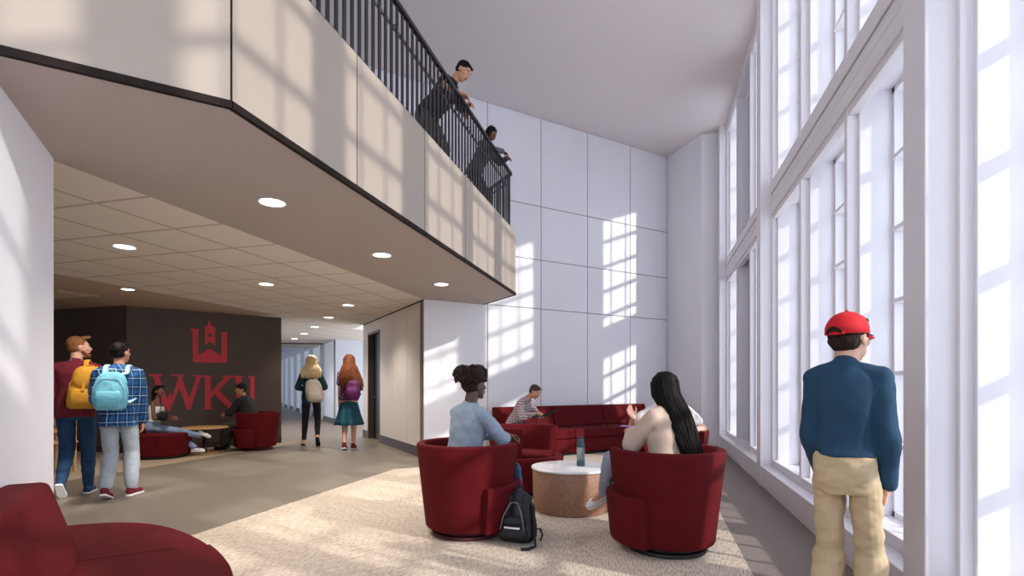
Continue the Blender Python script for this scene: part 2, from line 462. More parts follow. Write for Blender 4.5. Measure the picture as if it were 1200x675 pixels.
# long trim strips that run along the transom band
t = MB()
for z0, z1, x0 in ((3.47, 3.60, 1.462), (3.615, 3.72, 1.47), (3.73, 3.83, 1.458)):
    for i in range(3): t.box(x0, 1.50, PC[i] + 0.118, PC[i + 1] - 0.118, z0, z1)
struct(t, 'trim_1', M_frame, 0.004)
wn = 0
for i in range(3):
    for k in range(3):
        ya = DV(i, k); yb = DV(i, k + 1)
        for lev, (z0, z1) in enumerate(((0.262, 3.47), (3.83, 6.53))):
            wn += 1
            fr = MB(); s = 0.03
            fr.box(1.475, 1.56, ya, ya + s, z0, z1); fr.box(1.475, 1.56, yb - s, yb, z0, z1)
            fr.box(1.48, 1.56, ya + s, yb - s, z0, z0 + 0.085); fr.box(1.48, 1.56, ya + s, yb - s, z1 - 0.06, z1)
            wo = struct(fr, 'window_%d' % wn, M_frame, 0.004)
            ja = ya + 0.061; jb = yb - 0.061
            zo0 = 0.30 if lev == 0 else 3.78; zo1 = 3.56 if lev == 0 else 6.46
            mu = MB()
            mu.box(1.77, 1.86, ja, ja + 0.035, zo0, zo1); mu.box(1.77, 1.86, jb - 0.035, jb, zo0, zo1)
            mu.box(1.77, 1.86, ja, jb, zo0, zo0 + 0.04); mu.box(1.77, 1.86, ja, jb, zo1 - 0.04, zo1)
            n = 6 if lev == 0 else 5
            for q in range(1, n): 
                z = zo0 + (zo1 - zo0) * q / n; mu.box(1.755, 1.86, ja + 0.03, jb - 0.03, z - 0.016, z + 0.016)
            for q in (1, 2):
                y = ja + (jb - ja) * q / 3; mu.box(1.80, 1.85, y - 0.013, y + 0.013, zo0 + 0.04, zo1 - 0.04)
            mu.build('glazing_bars', M_frame, wo)
            gl = MB(); gl.box(1.823, 1.827, ja + 0.02, jb - 0.02, zo0 + 0.02, zo1 - 0.02); gl.build('glass_pane', M_glass, wo)
            if i == 2 and k == 1:
                bl = thing('window_blind', ('closed pale blue fabric blind filling the middle %s window of the far bay' % ('lower' if lev == 0 else 'upper')), 'window blind', (1.66, (ja + jb) / 2, zo0))
                q = MB(); q.box(-0.004, 0.004, -(jb - ja) / 2 + 0.002, (jb - ja) / 2 - 0.002, 0.001, zo1 - zo0 - 0.06); q.build('blind_fabric', mat('blind_fabric', (196, 202, 220), 0.8, var=0.01), bl)
                q = MB(); q.box(-0.035, 0.035, -(jb - ja) / 2 + 0.002, (jb - ja) / 2 - 0.002, zo1 - zo0 - 0.07, zo1 - zo0 - 0.003); q.build('blind_cassette', M_frame, bl, 0.01)
# ------------------------------------------------------------------ balcony
CN = Vector((-2.205, 2.285)); EN = Vector((-2.205, 8.30)); EW = A + D45 * along(571.4)
EW = Vector((-2.985, 9.08)); EW = A + D45 * ((EW - A).dot(D45))
LF = CN - D45 * 3.6
poly = [tuple(CN), tuple(EN), tuple(EW), tuple(A - D45 * 3.2), (-6.3, -3.5), tuple(LF + Vector((0, -0.6))), tuple(LF)]
def inset(d):
    return [(CN.x - d, CN.y + d * 0.414), (EN.x - d, EN.y - d * 0.414), (EW.x - d * 0.70, EW.y - d * 0.70), poly[3], poly[4], poly[5], (LF.x - d * 0.7, LF.y + d * 0.7)]
s = MB(); ip = inset(0.02)
mid = Vector((-3.89, 8.314)); lo_ = Vector((-3.89, CN.y - 0.0))
s.prism([ip[0], ip[1], ip[2], (A.x, A.y), (-3.889, A.y - 0.01), (-3.889, 0.62), (LF.x, LF.y)], ZS, 2.95)
s.prism(ip, 2.95, 3.80)
sl = struct(s, 'ceiling_balcony', M_soffit)
fa = MB(); TOPZ = 3.86
yj = [CN.y, 3.51, 4.73, 5.90, 7.12, EN.y]
for a, b_ in zip(yj[:-1], yj[1:]): fa.box(-2.225, -2.205, a + 0.006, b_ - 0.006, ZS + 0.035, TOPZ)
UE = (EW - EN).normalized(); NE = Vector((-UE.y, UE.x)) * -1
LE = (EW - EN).length
for a, b_ in ((0.006, LE / 2 - 0.004), (LE / 2 + 0.004, LE - 0.006)): fa.obox(EN, UE, NE, a, b_, -0.02, 0.0, ZS + 0.035, TOPZ)
NL = Vector((D45.y, -D45.x))
for k in range(2): fa.obox(CN, -D45, NL, 1.8 * k + 0.006, 1.8 * (k + 1) - 0.006, -0.02, 0.0, ZS + 0.035, TOPZ)
struct(fa, 'trim_2', M_cream)
tr = MB()
tr.box(-2.230, -2.198, CN.y, EN.y, ZS - 0.006, ZS + 0.034); tr.obox(EN, UE, NE, 0, LE, -0.02, 0.007, ZS - 0.006, ZS + 0.034)
tr.obox(CN, -D45, NL, 0, 3.6, -0.02, 0.007, ZS - 0.006, ZS + 0.034)
for y in yj[:-1]: tr.box(-2.224, -2.209, y - 0.006, y + 0.006, ZS + 0.03, TOPZ)
tr.obox(EN, UE, NE, LE / 2 - 0.004, LE / 2 + 0.004, -0.02, -0.004, ZS + 0.03, TOPZ)
tr.obox(CN, -D45, NL, 0, 3.6, -0.12, -0.021, 3.80, TOPZ - 0.002)
tr.box(-2.33, -2.226, CN.y, EN.y, 3.80, TOPZ - 0.002)
struct(tr, 'trim_3', M_dark)
fl = MB(); fl.prism([(p[0], p[1]) for p in inset(0.14)], 3.80, 3.84); struct(fl, 'floor_upper', M_tan)
# upper storey wall
w = MB(); w.box(-6.3, -6.15, -4, 6.0, 3.84, ZC); w.box(-6.15, -6.10, 1.0, 1.9, 3.84, 6.0, 1); w.box(-6.15, -6.10, 4.2, 5.1, 3.84, 6.0, 1)
struct(w, 'wall_upper', [M_white, mat('upper_door_paint', (176, 168, 170), 0.5)])
# railing on the balcony edge
RX = -2.275
rl = thing('balcony_railing', 'dark grey metal balustrade of thin vertical bars along the balcony edge', 'railing', (RX, CN.y, 3.86))
def rail_run(o, u, length, first):
    posts = MB()
    N_ = Vector((-u.y, u.x))
    tp = MB(); tp.obox(o, u, N_, 0, length, -0.022, 0.022, 0.945, 0.99); tp.build('top_rail', M_rail, rl, 0.004)
    md = MB(); md.obox(o, u, N_, 0, length, -0.03, 0.03, 0.0, 0.055); md.build('bottom_rail', M_rail, rl, 0.004)
    hr = MB(); pts = [(o.x + u.x * a + N_.x * 0.07, o.y + u.y * a + N_.y * 0.07, 0.80) for a in (0.02, length - 0.02)]; hr.tube(pts, 0.017, 10)
    n = int(length / 0.9)
    for k in range(n + 1):
        a = 0.05 + (length - 0.1) * k / max(1, n); q = o + u * a; q2 = q + N_ * 0.07
        hr.tube([(q.x, q.y, 0.77), (q2.x, q2.y, 0.785)], 0.008, 6)
    hr.build('grab_rail', mat('grab_rail_metal', (120, 112, 112), 0.3, 0.8), rl, smooth=True)
    return n
o0 = Vector((0, 0)); ln = 8.255 - CN.y
rail_run(o0, Vector((0, 1)), ln, True)
e1 = Vector((0, ln)); ue = UE; rail_run(e1, ue, LE - 0.09, False)
e2 = Vector((0, 0)); rail_run(e2, -D45, 3.3, False)
bars = MB()
def bar(parent, x, y, ang):
    m = MB(); m.obox(Vector((x, y)), Vector((math.cos(ang), math.sin(ang))), Vector((-math.sin(ang), math.cos(ang))), -0.006, 0.006, -0.019, 0.019, 0.05, 0.95); return m
b0 = bar(rl, 0, 0, 0).build('baluster', M_rail, rl); b0.location = (0, 0.10, 0)
pos = []
y = 0.215
while y < ln - 0.02: pos.append((0, y, 0)); y += 0.105
k = 0.06
while k < LE - 0.1: pos.append((ue.x * k, ln + ue.y * k, math.atan2(ue.y, ue.x) - math.pi / 2)); k += 0.105
pos_l = []
k = 0.10
while k < 1.6: pos_l.append((-D45.x * k, -D45.y * k, math.radians(-45))); k += 0.105
pos += pos_l
pos = pos[:97]
for (x, y, a) in pos:
    c = b0.copy(); COL.objects.link(c); c.parent = rl; c.location = (x, y, 0); c.rotation_euler = (0, 0, a)
# ------------------------------------------------------------------ hall
w = MB(); hl = 4.42; NH = Vector((-DM45.y, DM45.x))            # NH points into the hall
NH = Vector((-1, -1)).normalized()
DA, DB = 2.86, 3.92
for a, b_ in ((0.0, 0.957), (0.957, 1.90), (1.90, DA)): w.obox(A, DM45, NH, a + 0.006, b_ - 0.006, -0.02, 0.0, 0.18, ZS - 0.02, 0)
w.obox(A, DM45, NH, 0.03, DA, -0.2, -0.02, 0, ZS, 1); w.obox(A, DM45, NH, DB, hl, -0.2, 0.0, 0, ZS, 0); w.obox(A, DM45, NH, DA, DB, -0.2, 0.0, 2.55, ZS, 0)
struct(w, 'wall_hall', [mat('hall_wall_panel', (236, 226, 216), 0.5, var=0.02), M_joint])
w = MB(); w.obox(A, DM45, NH, 0.01, DA, 0.0, 0.012, 0.0, 0.18); w.obox(A, DM45, NH, DB, hl, 0.0, 0.012, 0.0, 0.18); struct(w, 'baseboard_hall', M_base)
w = MB(); w.obox(A, DM45, NH, 0.0, hl, 0.0, 0.010, ZS - 0.02, ZS - 0.001); struct(w, 'trim_4', M_dark)
w = MB(); w.obox(A, DM45, NH, DA, DA + 0.05, -0.19, 0.012, 0, 2.55); w.obox(A, DM45, NH, DB - 0.05, DB, -0.19, 0.012, 0, 2.55); w.obox(A, DM45, NH, DA, DB, -0.19, 0.012, 2.50, 2.55)
dr = struct(w, 'door_1', mat('door_frame_steel', (92, 82, 76), 0.4, 0.3))
m = MB(); m.obox(A, DM45, NH, DA + 0.05, DB - 0.05, -0.17, -0.125, 0.005, 2.50); m.build('door_leaf', mat('dark_door_leaf', (28, 22, 20), 0.4), dr)
m = MB(); q = A + DM45 * (DB - 0.15) + NH * (-0.10); m.cap((q.x, q.y, 1.0), (q.x + DM45.x * -0.12, q.y + DM45.y * -0.12, 1.0), 0.012, 0.012); m.cap((q.x, q.y, 1.0), (q.x - NH.x * 0.03, q.y - NH.y * 0.03, 1.0), 0.012, 0.012); m.build('door_handle', M_steel, dr, smooth=True)
# hall ceiling: tiles between the soffit and the darker wall, plaster beyond
c = MB()
c.prism([(-3.889, -3.5), (-3.889, 8.313), (-4.10, 8.53), (-7.4, 11.85), (-7.82, 12.2), (-7.82, -3.5)], ZS, ZS + 0.1, 0)
c.prism([(-7.82, 9.35), (-7.82, 12.2), (-5.5, 18.2), (-14, 18.4), (-14, 9.35)], ZS, ZS + 0.1, 0)
c.prism([(-7.82, -3.5), (-7.82, 9.35), (-16, 9.35), (-16, -3.5)], ZS, ZS + 0.1, 1)
c.prism([(-5.5, 18.2), (-14, 18.4), (-14, 9.35), (-34, 9.35), (-34, 36), (-5.5, 36)][::-1], ZS + 0.001, ZS + 0.1, 2)
struct(c, 'ceiling_hall', [M_tiles, M_gyp, M_hallwhite])
# dark brown feature wall
q2 = Vector((-8.06, 9.76)); q1 = cw(147, 9.75)
w = MB(); w.prism([(-15, q1.y), tuple(q1), tuple(q2), (q2.x - 0.21, q2.y + 0.09), (q1.x - 0.15, q1.y + 0.2), (-15, q1.y + 0.2)], 0, ZS)
struct(w, 'wall_feature', M_brown)
UW = (q2 - q1).normalized(); NW = Vector((UW.y, -UW.x))
w = MB(); w.obox(q1, UW, NW, 0, (q2 - q1).length, 0, 0.012, 0, 0.12); w.box(-15, q1.x, q1.y - 0.012, q1.y, 0, 0.12); struct(w, 'baseboard_feature', mat('brown_baseboard', (62, 42, 34), 0.5))
w = MB(); w.obox(q1, UW, NW, 0.0, 0.012, -0.004, 0.003, 0.12, ZS - 0.01); struct(w, 'trim_5', M_dark)
# left wall beside the camera's sofa
WL0 = Vector((-3.856, 2.491)); WL1 = Vector((-1.60, 0.235))
dl = Vector((-1, -1)).normalized() * 0.25
w = MB(); w.prism([tuple(WL0), tuple(WL0 + dl), tuple(WL1 + dl), tuple(WL1)], 0, ZS); struct(w, 'wall_left', M_white)
w = MB(); w.prism([(-15.2, 7.6), (-15.2, -4), (-15, -4), (-15, 7.6)], 0, ZS); w.prism([(-15, -4), (-15, -3.8), (-6.3, -3.8), (-6.3, -4)][::-1], 0, ZS)
struct(w, 'wall_light_block_left', M_hallwhite)  # unseen walls added to keep sky light off the tan floor side
w = MB(); w.box(-6.3, 2.15, -4.2, -4.0, 0, 2.6); w.box(-6.3, 2.15, -4.2, -4.0, 6.2, ZC); w.box(1.5, 2.15, -4.0, P0 - 0.001, 0, ZC); struct(w, 'wall_light_shaper_rear', M_white)  # unseen added wall dims light from behind; its high gap admits daylight
# white corridor walls in the distance
P1 = Vector((-10.2, 14.94)); P3 = P1 + DM45 * 20
w = MB(); w.prism([tuple(P1), tuple(P3), tuple(P3 + D45 * 0.3), tuple(P1 + D45 * 6), (-5.0, 14.2), (-7.2, 11.7), (-7.0, 11.6), (-4.6, 14.2), tuple(P1 + D45 * 6.3 + Vector((0, 0.1)))][:3] + [tuple(P1 + D45 * 0.3 + DM45 * 0.3)], 0, ZS)
w.obox(P1, D45, DM45, 0, 6, 0, 0.3, 0, ZS)
for k in range(6): w.obox(P1, DM45, Vector((-1, -1)).normalized(), 2.2 + k * 2.6, 2.42 + k * 2.6, 0, 0.14, 0, ZS)
struct(w, 'wall_corridor', M_hallwhite)
w = MB(); w.obox(P3, Vector((-1, -1)).normalized(), DM45, -1, 6, 0, 0.3, 0, ZS); struct(w, 'wall_corridor_end', M_hallwhite)
w = MB(); w.obox(P1, DM45, Vector((-1, -1)).normalized(), 0, 20, 0.0, 0.015, 0, 0.16); w.obox(P1, D45, Vector((1, -1)).normalized(), 0, 6, 0.0, 0.015, 0, 0.12); struct(w, 'baseboard_corridor', mat('black_baseboard', (40, 42, 50), 0.5))
# dark door-like recess on the corridor wall
w = MB(); w.obox(P1, DM45, Vector((-1, -1)).normalized(), 2.6, 3.6, 0.001, 0.03, 0, 2.2); struct(w, 'door_2', mat('corridor_door', (96, 96, 108), 0.5))
# linear trim across corridor ceiling
w = MB(); w.prism([tuple(cw(328, 18.4)), tuple(cw(379, 18.6)), tuple(cw(379, 18.8)), tuple(cw(328, 18.6))], ZS - 0.03, ZS); struct(w, 'trim_6', M_base)
# rug
r = MB(); r.prism([(-1.30, -0.3), (0.66, -0.3), (0.66, 11.30), (-3.80, 7.09), (-3.80, 2.47), (-1.32, -0.01)], 0.001, 0.012)
tag(r.build('rug', M_rug), 'large beige and brown woven rug covering the lounge floor under the red tub chairs', 'rug')

# ------------------------------------------------------------------ ceiling lights
def downlight(x, y, label, group, r=0.10, power=130, warm=(1.0, 0.92, 0.82)):
    t = thing('downlight', label, 'ceiling light', (x, y, ZS - 0.0005), 0, group)
    m = MB(); m.lathe([(r, -0.004), (r * 1.12, -0.006), (r * 1.14, 0.0), (r, 0.0)], seg=28); m.build('trim_ring', M_frame, t, smooth=True)
    m = MB(); m.lathe([(r * 0.98, -0.0045), (r * 0.98, -0.001)], seg=28); m.build('lens', M_lamp, t)
    ld = bpy.data.lights.new('lamp', 'SPOT'); ld.energy = power; ld.spot_size = math.radians(125); ld.spot_blend = 0.8; ld.color = warm; ld.shadow_soft_size = 0.09
    lo = bpy.data.objects.new('lamp', ld); COL.objects.link(lo); lo.parent = t; lo.location = (0, 0, -0.03)
    return t
for (x, y), l in zip(((-3.03, 3.56), (-3.03, 5.34), (-3.05, 7.13)), ('round white downlight in the taupe balcony underside, nearest the camera', 'middle of the three round downlights in the taupe balcony underside', 'round downlight in the balcony underside nearest the lounge back wall')):
    downlight(x, y, l, 'downlights under the balcony')
HL = ['largest round downlight in the tiled hall ceiling, nearest the camera', 'second round downlight from the camera in the tiled hall ceiling', 'third round downlight from the camera in the tiled hall ceiling',
      'downlight in the hall ceiling just beyond the third one, fourth from the camera', 'fifth downlight from the camera, heading down the corridor', 'sixth downlight from the camera, heading down the corridor', 'smallest and farthest downlight in the corridor ceiling']
for (x, y), l in zip(((-5.56, 4.28), (-5.58, 6.43), (-5.55, 8.53), (-6.99, 9.98), (-8.47, 11.5), (-9.9, 12.95), (-11.3, 14.3)), HL):
    downlight(x, y, l, 'downlights in the hall ceiling')
downlight(-7.99, 6.20, 'small round downlight in the plain ceiling strip in front of the dark brown wall', 'downlights in the hall ceiling', 0.085)
t = thing('recessed_ceiling_panel', 'pale rectangular recessed panel in the ceiling above the two walking students', 'ceiling panel', (*cw(60, 8.55), ZS - 0.012))
m = MB(); m.box(-0.62, 0.62, -0.32, 0.32, 0.0, 0.011); m.build('panel_frame', M_gyp, t, 0.004)
m = MB(); m.box(-0.55, 0.55, -0.25, 0.25, -0.004, 0.002); m.build('panel_face', mat('panel_face', (225, 205, 180), 0.6), t)
# ------------------------------------------------------------------ furniture
def tub_chair(px, d, camh, label, plinth, group='red tub chairs in the lounge', sc=1.0):
    p = cw(px, d)
    t = thing('tub_chair', label, 'armchair', (p.x, p.y, 0.013 if d < 9 else 0.001), head_rot(camh), group)
    t.scale = (sc, sc, sc)
    H = 0.79; op = math.radians(56)
    # swivel plinth
    m = MB(); m.lathe([(0.30, 0.0), (0.31, 0.012), (0.305, 0.03), (0.27, 0.034), (0.26, 0.075)], seg=40); m.build('swivel_base', plinth, t, smooth=False)
    # curved back shell: angle 0 = open front (+y)
    def ro(z): return 0.362 + (0.445 - 0.362) * (z - 0.07) / (H - 0.07)
    prof = [(-0.0, 0.07)]
    zs = [0.07, 0.085, 0.2, 0.35, 0.5, 0.65, H - 0.02]
    outer = [(ro(z) - (0.012 if z == 0.07 else 0), z) for z in zs]
    rim = [(ro(H) - 0.006, H - 0.006), (ro(H) - 0.018, H), (ro(H) - 0.055, H), (ro(H) - 0.068, H - 0.006), (ro(H) - 0.075, H - 0.02)]
    inner = [(ro(z) - 0.075, z) for z in (0.65, 0.5, 0.40, 0.30)] + [(0.24, 0.28), (0.24, 0.08)]
    loop = outer + rim + inner
    n = 48; vs = []; fs = []
    for i in range(n + 1):
        a = op + (2 * math.pi - 2 * op) * i / n
        e = min(i, n - i)
        for r, z in loop:
            vs.append((r * math.sin(a), r * math.cos(a), z))
    k = len(loop)
    for i in range(n):
        for j in range(k):
            j2 = (j + 1) % k; fs.append((i * k + j, i * k + j2, (i + 1) * k + j2, (i + 1) * k + j))
    fs.append(list(range(k))); fs.append([n * k + j for j in range(k)][::-1])
    m = MB(); m.add(vs, fs); sh = m.build('backrest', M_red, t, 0.008, smooth=False)
    sh.data.polygons.foreach_set('use_smooth', [True] * (n * k) + [False, False])
    # seam lines on the shell
    # seat body: wraps outside the shell low down on the sides
    SB = math.radians(116); nn = 72
    def rr(a):
        if abs(a) <= SB:
            fr = max(0.0, math.cos(a)); return 0.462 + 0.02 * fr
        return 0.30
    def ring(z, dr):
        out = []
        for i in range(nn):
            a = -math.pi + 2 * math.pi * (i + 0.5) / nn; r = rr(a) + dr; out.append((r * math.sin(a), r * math.cos(a), z))
        return out
    rings = [ring(0.07, -0.045), ring(0.085, -0.035), ring(0.25, -0.017), ring(0.425, 0.0), ring(0.445, -0.006), ring(0.452, -0.022)]
    vs = []; fs = []
    for r_ in rings: vs += r_
    for i in range(len(rings) - 1):
        for j in range(nn):
            j2 = (j + 1) % nn; fs.append((i * nn + j, i * nn + j2, (i + 1) * nn + j2, (i + 1) * nn + j))
    fs.append(list(range(nn))[::-1]); fs.append([(len(rings) - 1) * nn + j for j in range(nn)])
    m = MB(); m.add(vs, fs); m.build('seat_base', M_red, t, 0.006)
    m = MB(); m.lathe([(0.33, 0.445), (0.345, 0.455), (0.345, 0.47), (0.33, 0.482), (0.0, 0.487)], c=(0, 0.03), seg=40); m.build('seat_cushion', M_red, t, smooth=True)
    return t
tub_chair(548, 4.50, 42, 'red tub chair with a black backpack leaning on it, seating the man in pale blue', M_redd)
tub_chair(781, 4.07, -30, 'red tub chair nearest the camera, seen from behind, seating the woman with long black hair', M_black)
tub_chair(614, 6.20, 128, 'empty red tub chair between the man in the pale blue shirt and the long sofa', M_redd)
tub_chair(782, 5.75, 196, 'red tub chair mostly hidden behind the black-haired woman, seating a person in white', M_redd)
tub_chair(302, 10.35, -82, 'red tub chair right of the small round table, seating the man in black', M_redd, 'red seats by the dark wall', 0.95)

# drum coffee table
p = cw(668.5, 5.33)
t = thing('coffee_table', 'round drum coffee table with white top and brown cork side, among the tub chairs', 'coffee table', (p.x, p.y, 0.013))
m = MB(); m.lathe([(0.375, 0.0), (0.385, 0.008), (0.395, 0.41), (0.39, 0.418)], seg=64); m.build('drum', M_cork, t, smooth=False).data.polygons.foreach_set('use_smooth', [True] * 192 + [False, False])
m = MB(); m.lathe([(0.400, 0.419), (0.408, 0.423), (0.408, 0.437), (0.402, 0.441)], seg=64); m.build('tabletop', M_tabletop, t)
# bottle
p = cw(680.5, 5.35)
t = thing('water_bottle', 'clear water bottle with dark teal lid and base band standing on the coffee table', 'bottle', (p.x, p.y, 0.4545))
M_teal = mat('teal_plastic', (52, 84, 88), 0.4, var=0.03)
mc, ntc, bc = base('clear_bottle_plastic'); setc(bc.inputs['Base Color'], lin((190, 205, 205))); bc.inputs['Roughness'].default_value = 0.08; bc.inputs['Transmission Weight'].default_value = 0.75; bc.inputs['IOR'].default_value = 1.2
m = MB(); m.lathe([(0.040, 0.045), (0.042, 0.055), (0.042, 0.19), (0.036, 0.215), (0.032, 0.222)], seg=28); m.build('body', mc, t, smooth=True)
m = MB(); m.lathe([(0.038, 0.0), (0.043, 0.006), (0.044, 0.05), (0.043, 0.055)], seg=28); m.build('base_band', M_teal, t)
m = MB(); m.lathe([(0.044, 0.195), (0.045, 0.20), (0.040, 0.235), (0.034, 0.245), (0.034, 0.275), (0.028, 0.282)], seg=28); m.build('lid', M_teal, t)
m = MB(); m.tube([(-0.03, 0, 0.27), (-0.026, 0, 0.298), (0.0, 0, 0.305), (0.026, 0, 0.298), (0.03, 0, 0.27)], 0.006); m.build('carry_loop', M_teal, t, smooth=True)

# long sofa against the panelled wall
DV = (B - A).normalized(); NV = Vector((DV.y, -DV.x))
def onwall(s, q): return A + DV * s + NV * q
s0 = along(571.4) + 0.05; s1 = s0 + 3.75
og = onwall(s0, 0.06)
t = thing('long_sofa', 'long straight red three-section sofa standing against the white panelled back wall', 'sofa', (og.x, og.y, 0.001), math.atan2(DV.y, DV.x))
W3 = 1.25                                   # local x runs along the wall, -y into the room
for k in range(3):
    x0 = k * W3 + 0.004; x1 = (k + 1) * W3 - 0.004
    m = MB(); m.box(x0, x1, -0.93, -0.10, 0.05, 0.30); m.build('seat_base', M_red, t, 0.015)
    m = MB(); m.box(x0, x1, -0.94, -0.20, 0.305, 0.48); m.build('seat_cushion', M_red, t, 0.03, seg=3)
    m = MB(); m.prism([(x0, -0.30), (x1, -0.30), (x1, -0.02), (x0, -0.02)], 0.485, 0.88, top=[(x0, -0.17), (x1, -0.17), (x1, 0.0), (x0, 0.0)]); m.build('backrest', M_red, t, 0.025, seg=3)
m = MB(); m.box(0.05, 3 * W3 - 0.05, -0.86, -0.15, 0.0, 0.05); m.build('plinth', M_black, t)

# curved sofa end in the lower left corner
p_ = DM45 * -1                              # along the wall, towards the camera
qn = D45
o = Vector((-0.6825, -0.6825)) + p_ * -4.04
o = Vector((-1.365 / 2, -1.365 / 2)) + (Vector((1, -1)).normalized()) * (-4.04)
t = thing('lounge_sofa', 'red upholstered sofa with a rounded end in the lower left corner beside the white wall', 'sofa', (o.x, o.y, 0.013), math.radians(-45))
# local x runs along the wall towards the camera, local y out from the wall
out = [(0.0, 0.03), (0.0, 0.22), (0.06, 0.42), (0.20, 0.60), (0.45, 0.76), (0.80, 0.90), (1.15, 0.985), (1.50, 1.02), (2.35, 1.03), (2.35, 0.03)]
out0 = out
_r = out0[1:9]; out = [out0[0]]
for i_ in range(len(_r) - 1):
    a_, b_, c_, d_ = _r[max(i_ - 1, 0)], _r[i_], _r[i_ + 1], _r[min(i_ + 2, len(_r) - 1)]
    for k_ in range(5):
        t_ = k_ / 5.0; out.append(tuple(((2 * b_[j]) + (c_[j] - a_[j]) * t_ + (a_[j] * 2 - b_[j] * 5 + c_[j] * 4 - d_[j]) * t_ * t_ + (b_[j] * 3 - a_[j] - c_[j] * 3 + d_[j]) * t_ ** 3) * 0.5 for j in (0, 1)))
out += out0[8:]
def shrink(pts, k, c=(1.2, 0.5)): return [((x - c[0]) * k + c[0], (y - c[1]) * k + c[1]) for x, y in pts]
m = MB(); m.prism(shrink(out, 0.955), 0.05, 0.27, top=shrink(out, 0.985)); m.build('seat_base', M_red, t, 0.02, seg=3)
def clipx(a, b):
    res = []
    n = len(out)
    def ins(p): return a - 1e-6 <= p[0] <= b + 1e-6
    for i in range(n):
        p0, p1 = out[i], out[(i + 1) % n]
        pts = []
        for X in (a, b):
            if (p0[0] - X) * (p1[0] - X) < 0:
                f_ = (X - p0[0]) / (p1[0] - p0[0]); pts.append((f_, (X, p0[1] + (p1[1] - p0[1]) * f_)))
        if ins(p0): res.append(p0)
        for f_, q in sorted(pts): res.append(q)
    return res
for a, b_ in ((0.0, 0.862), (0.866, 1.602), (1.606, 2.35)):
    m = MB(); m.prism(clipx(a, b_), 0.275, 0.437); m.build('seat_cushion', M_red, t, 0.022, seg=3)
bk = [(0.80, 0.03), (0.80, 0.38), (1.4, 0.42), (2.35, 0.42), (2.35, 0.03)]
bkt = [(0.55, 0.02), (0.55, 0.20), (1.3, 0.24), (2.35, 0.24), (2.35, 0.02)]
m = MB(); m.prism(bk[::-1], 0.44, 0.79, top=bkt[::-1]); m.build('backrest', M_red, t, 0.03, seg=3)
m = MB(); m.prism(shrink(out, 0.90), 0.0, 0.05); m.build('plinth', M_black, t)

# small round table by the dark wall
p = cw(240, 9.75)
t = thing('side_table', 'small round oak table on a thin central stem between the two seated students', 'table', (p.x, p.y, 0.001))
m = MB(); m.lathe([(0.385, 0.475), (0.40, 0.48), (0.40, 0.495), (0.395, 0.50)], seg=48); m.build('tabletop', M_wood, t)
m = MB(); m.lathe([(0.045, 0.02), (0.035, 0.04), (0.035, 0.475)], seg=20); m.build('stem', M_black, t, smooth=True)
m = MB(); m.lathe([(0.24, 0.0), (0.24, 0.012), (0.05, 0.022)], seg=36); m.build('base', M_wood, t)
# low red bench seat with stub back
p = cw(186, 9.25)
t = thing('lounge_ottoman', 'wide low red ottoman with a small block back left of the small round table', 'ottoman', (p.x, p.y, 0.001), head_rot(80), 'red seats by the dark wall')
oo = [(-0.40, -0.40), (0.40, -0.40), (0.46, -0.2), (0.46, 0.2), (0.36, 0.42), (0.1, 0.50), (-0.1, 0.50), (-0.36, 0.42), (-0.46, 0.2), (-0.46, -0.2)]
m = MB(); m.prism([(x * 0.95, y * 0.95) for x, y in oo], 0.04, 0.44, top=oo); m.build('seat', M_red, t, 0.03, seg=3)
m = MB(); m.box(-0.36, 0.36, -0.42, -0.16, 0.443, 0.78); m.build('backrest', M_red, t, 0.03, seg=3)
m = MB(); m.prism([(x * 0.85, y * 0.85) for x, y in oo], 0.0, 0.04); m.build('plinth', M_black, t)
# wooden chair behind the left wall
p = cw(58, 7.6)
t = thing('wooden_chair', 'pale wooden chair half hidden by the white wall behind the student in maroon', 'chair', (p.x, p.y, 0.001), head_rot(200))
for sx in (-1, 1):
    m = MB(); m.box(sx * 0.22 - 0.018, sx * 0.22 + 0.018, 0.18, 0.22, 0, 0.62); m.build('leg', M_wood, t, 0.004)
    m = MB(); m.box(sx * 0.22 - 0.018, sx * 0.22 + 0.018, -0.22, -0.18, 0, 0.80); m.build('leg', M_wood, t, 0.004)
m = MB(); m.box(-0.24, 0.24, -0.24, 0.24, 0.43, 0.46); m.build('seat', M_wood, t, 0.006)
for z in (0.52, 0.64, 0.76):
    m = MB(); m.box(-0.20, 0.20, -0.212, -0.190, z, z + 0.045); m.build('back_rail', M_wood, t, 0.004)
for z in (0.2,):
    m = MB(); m.box(-0.20, 0.20, 0.19, 0.21, z, z + 0.03); m.build('stretcher', M_wood, t, 0.004)
m = MB(); m.box(-0.24, -0.20, -0.2, 0.2, 0.60, 0.63); m.build('armrest', M_wood, t, 0.004)
m = MB(); m.box(0.20, 0.24, -0.2, 0.2, 0.60, 0.63); m.build('armrest', M_wood, t, 0.004)

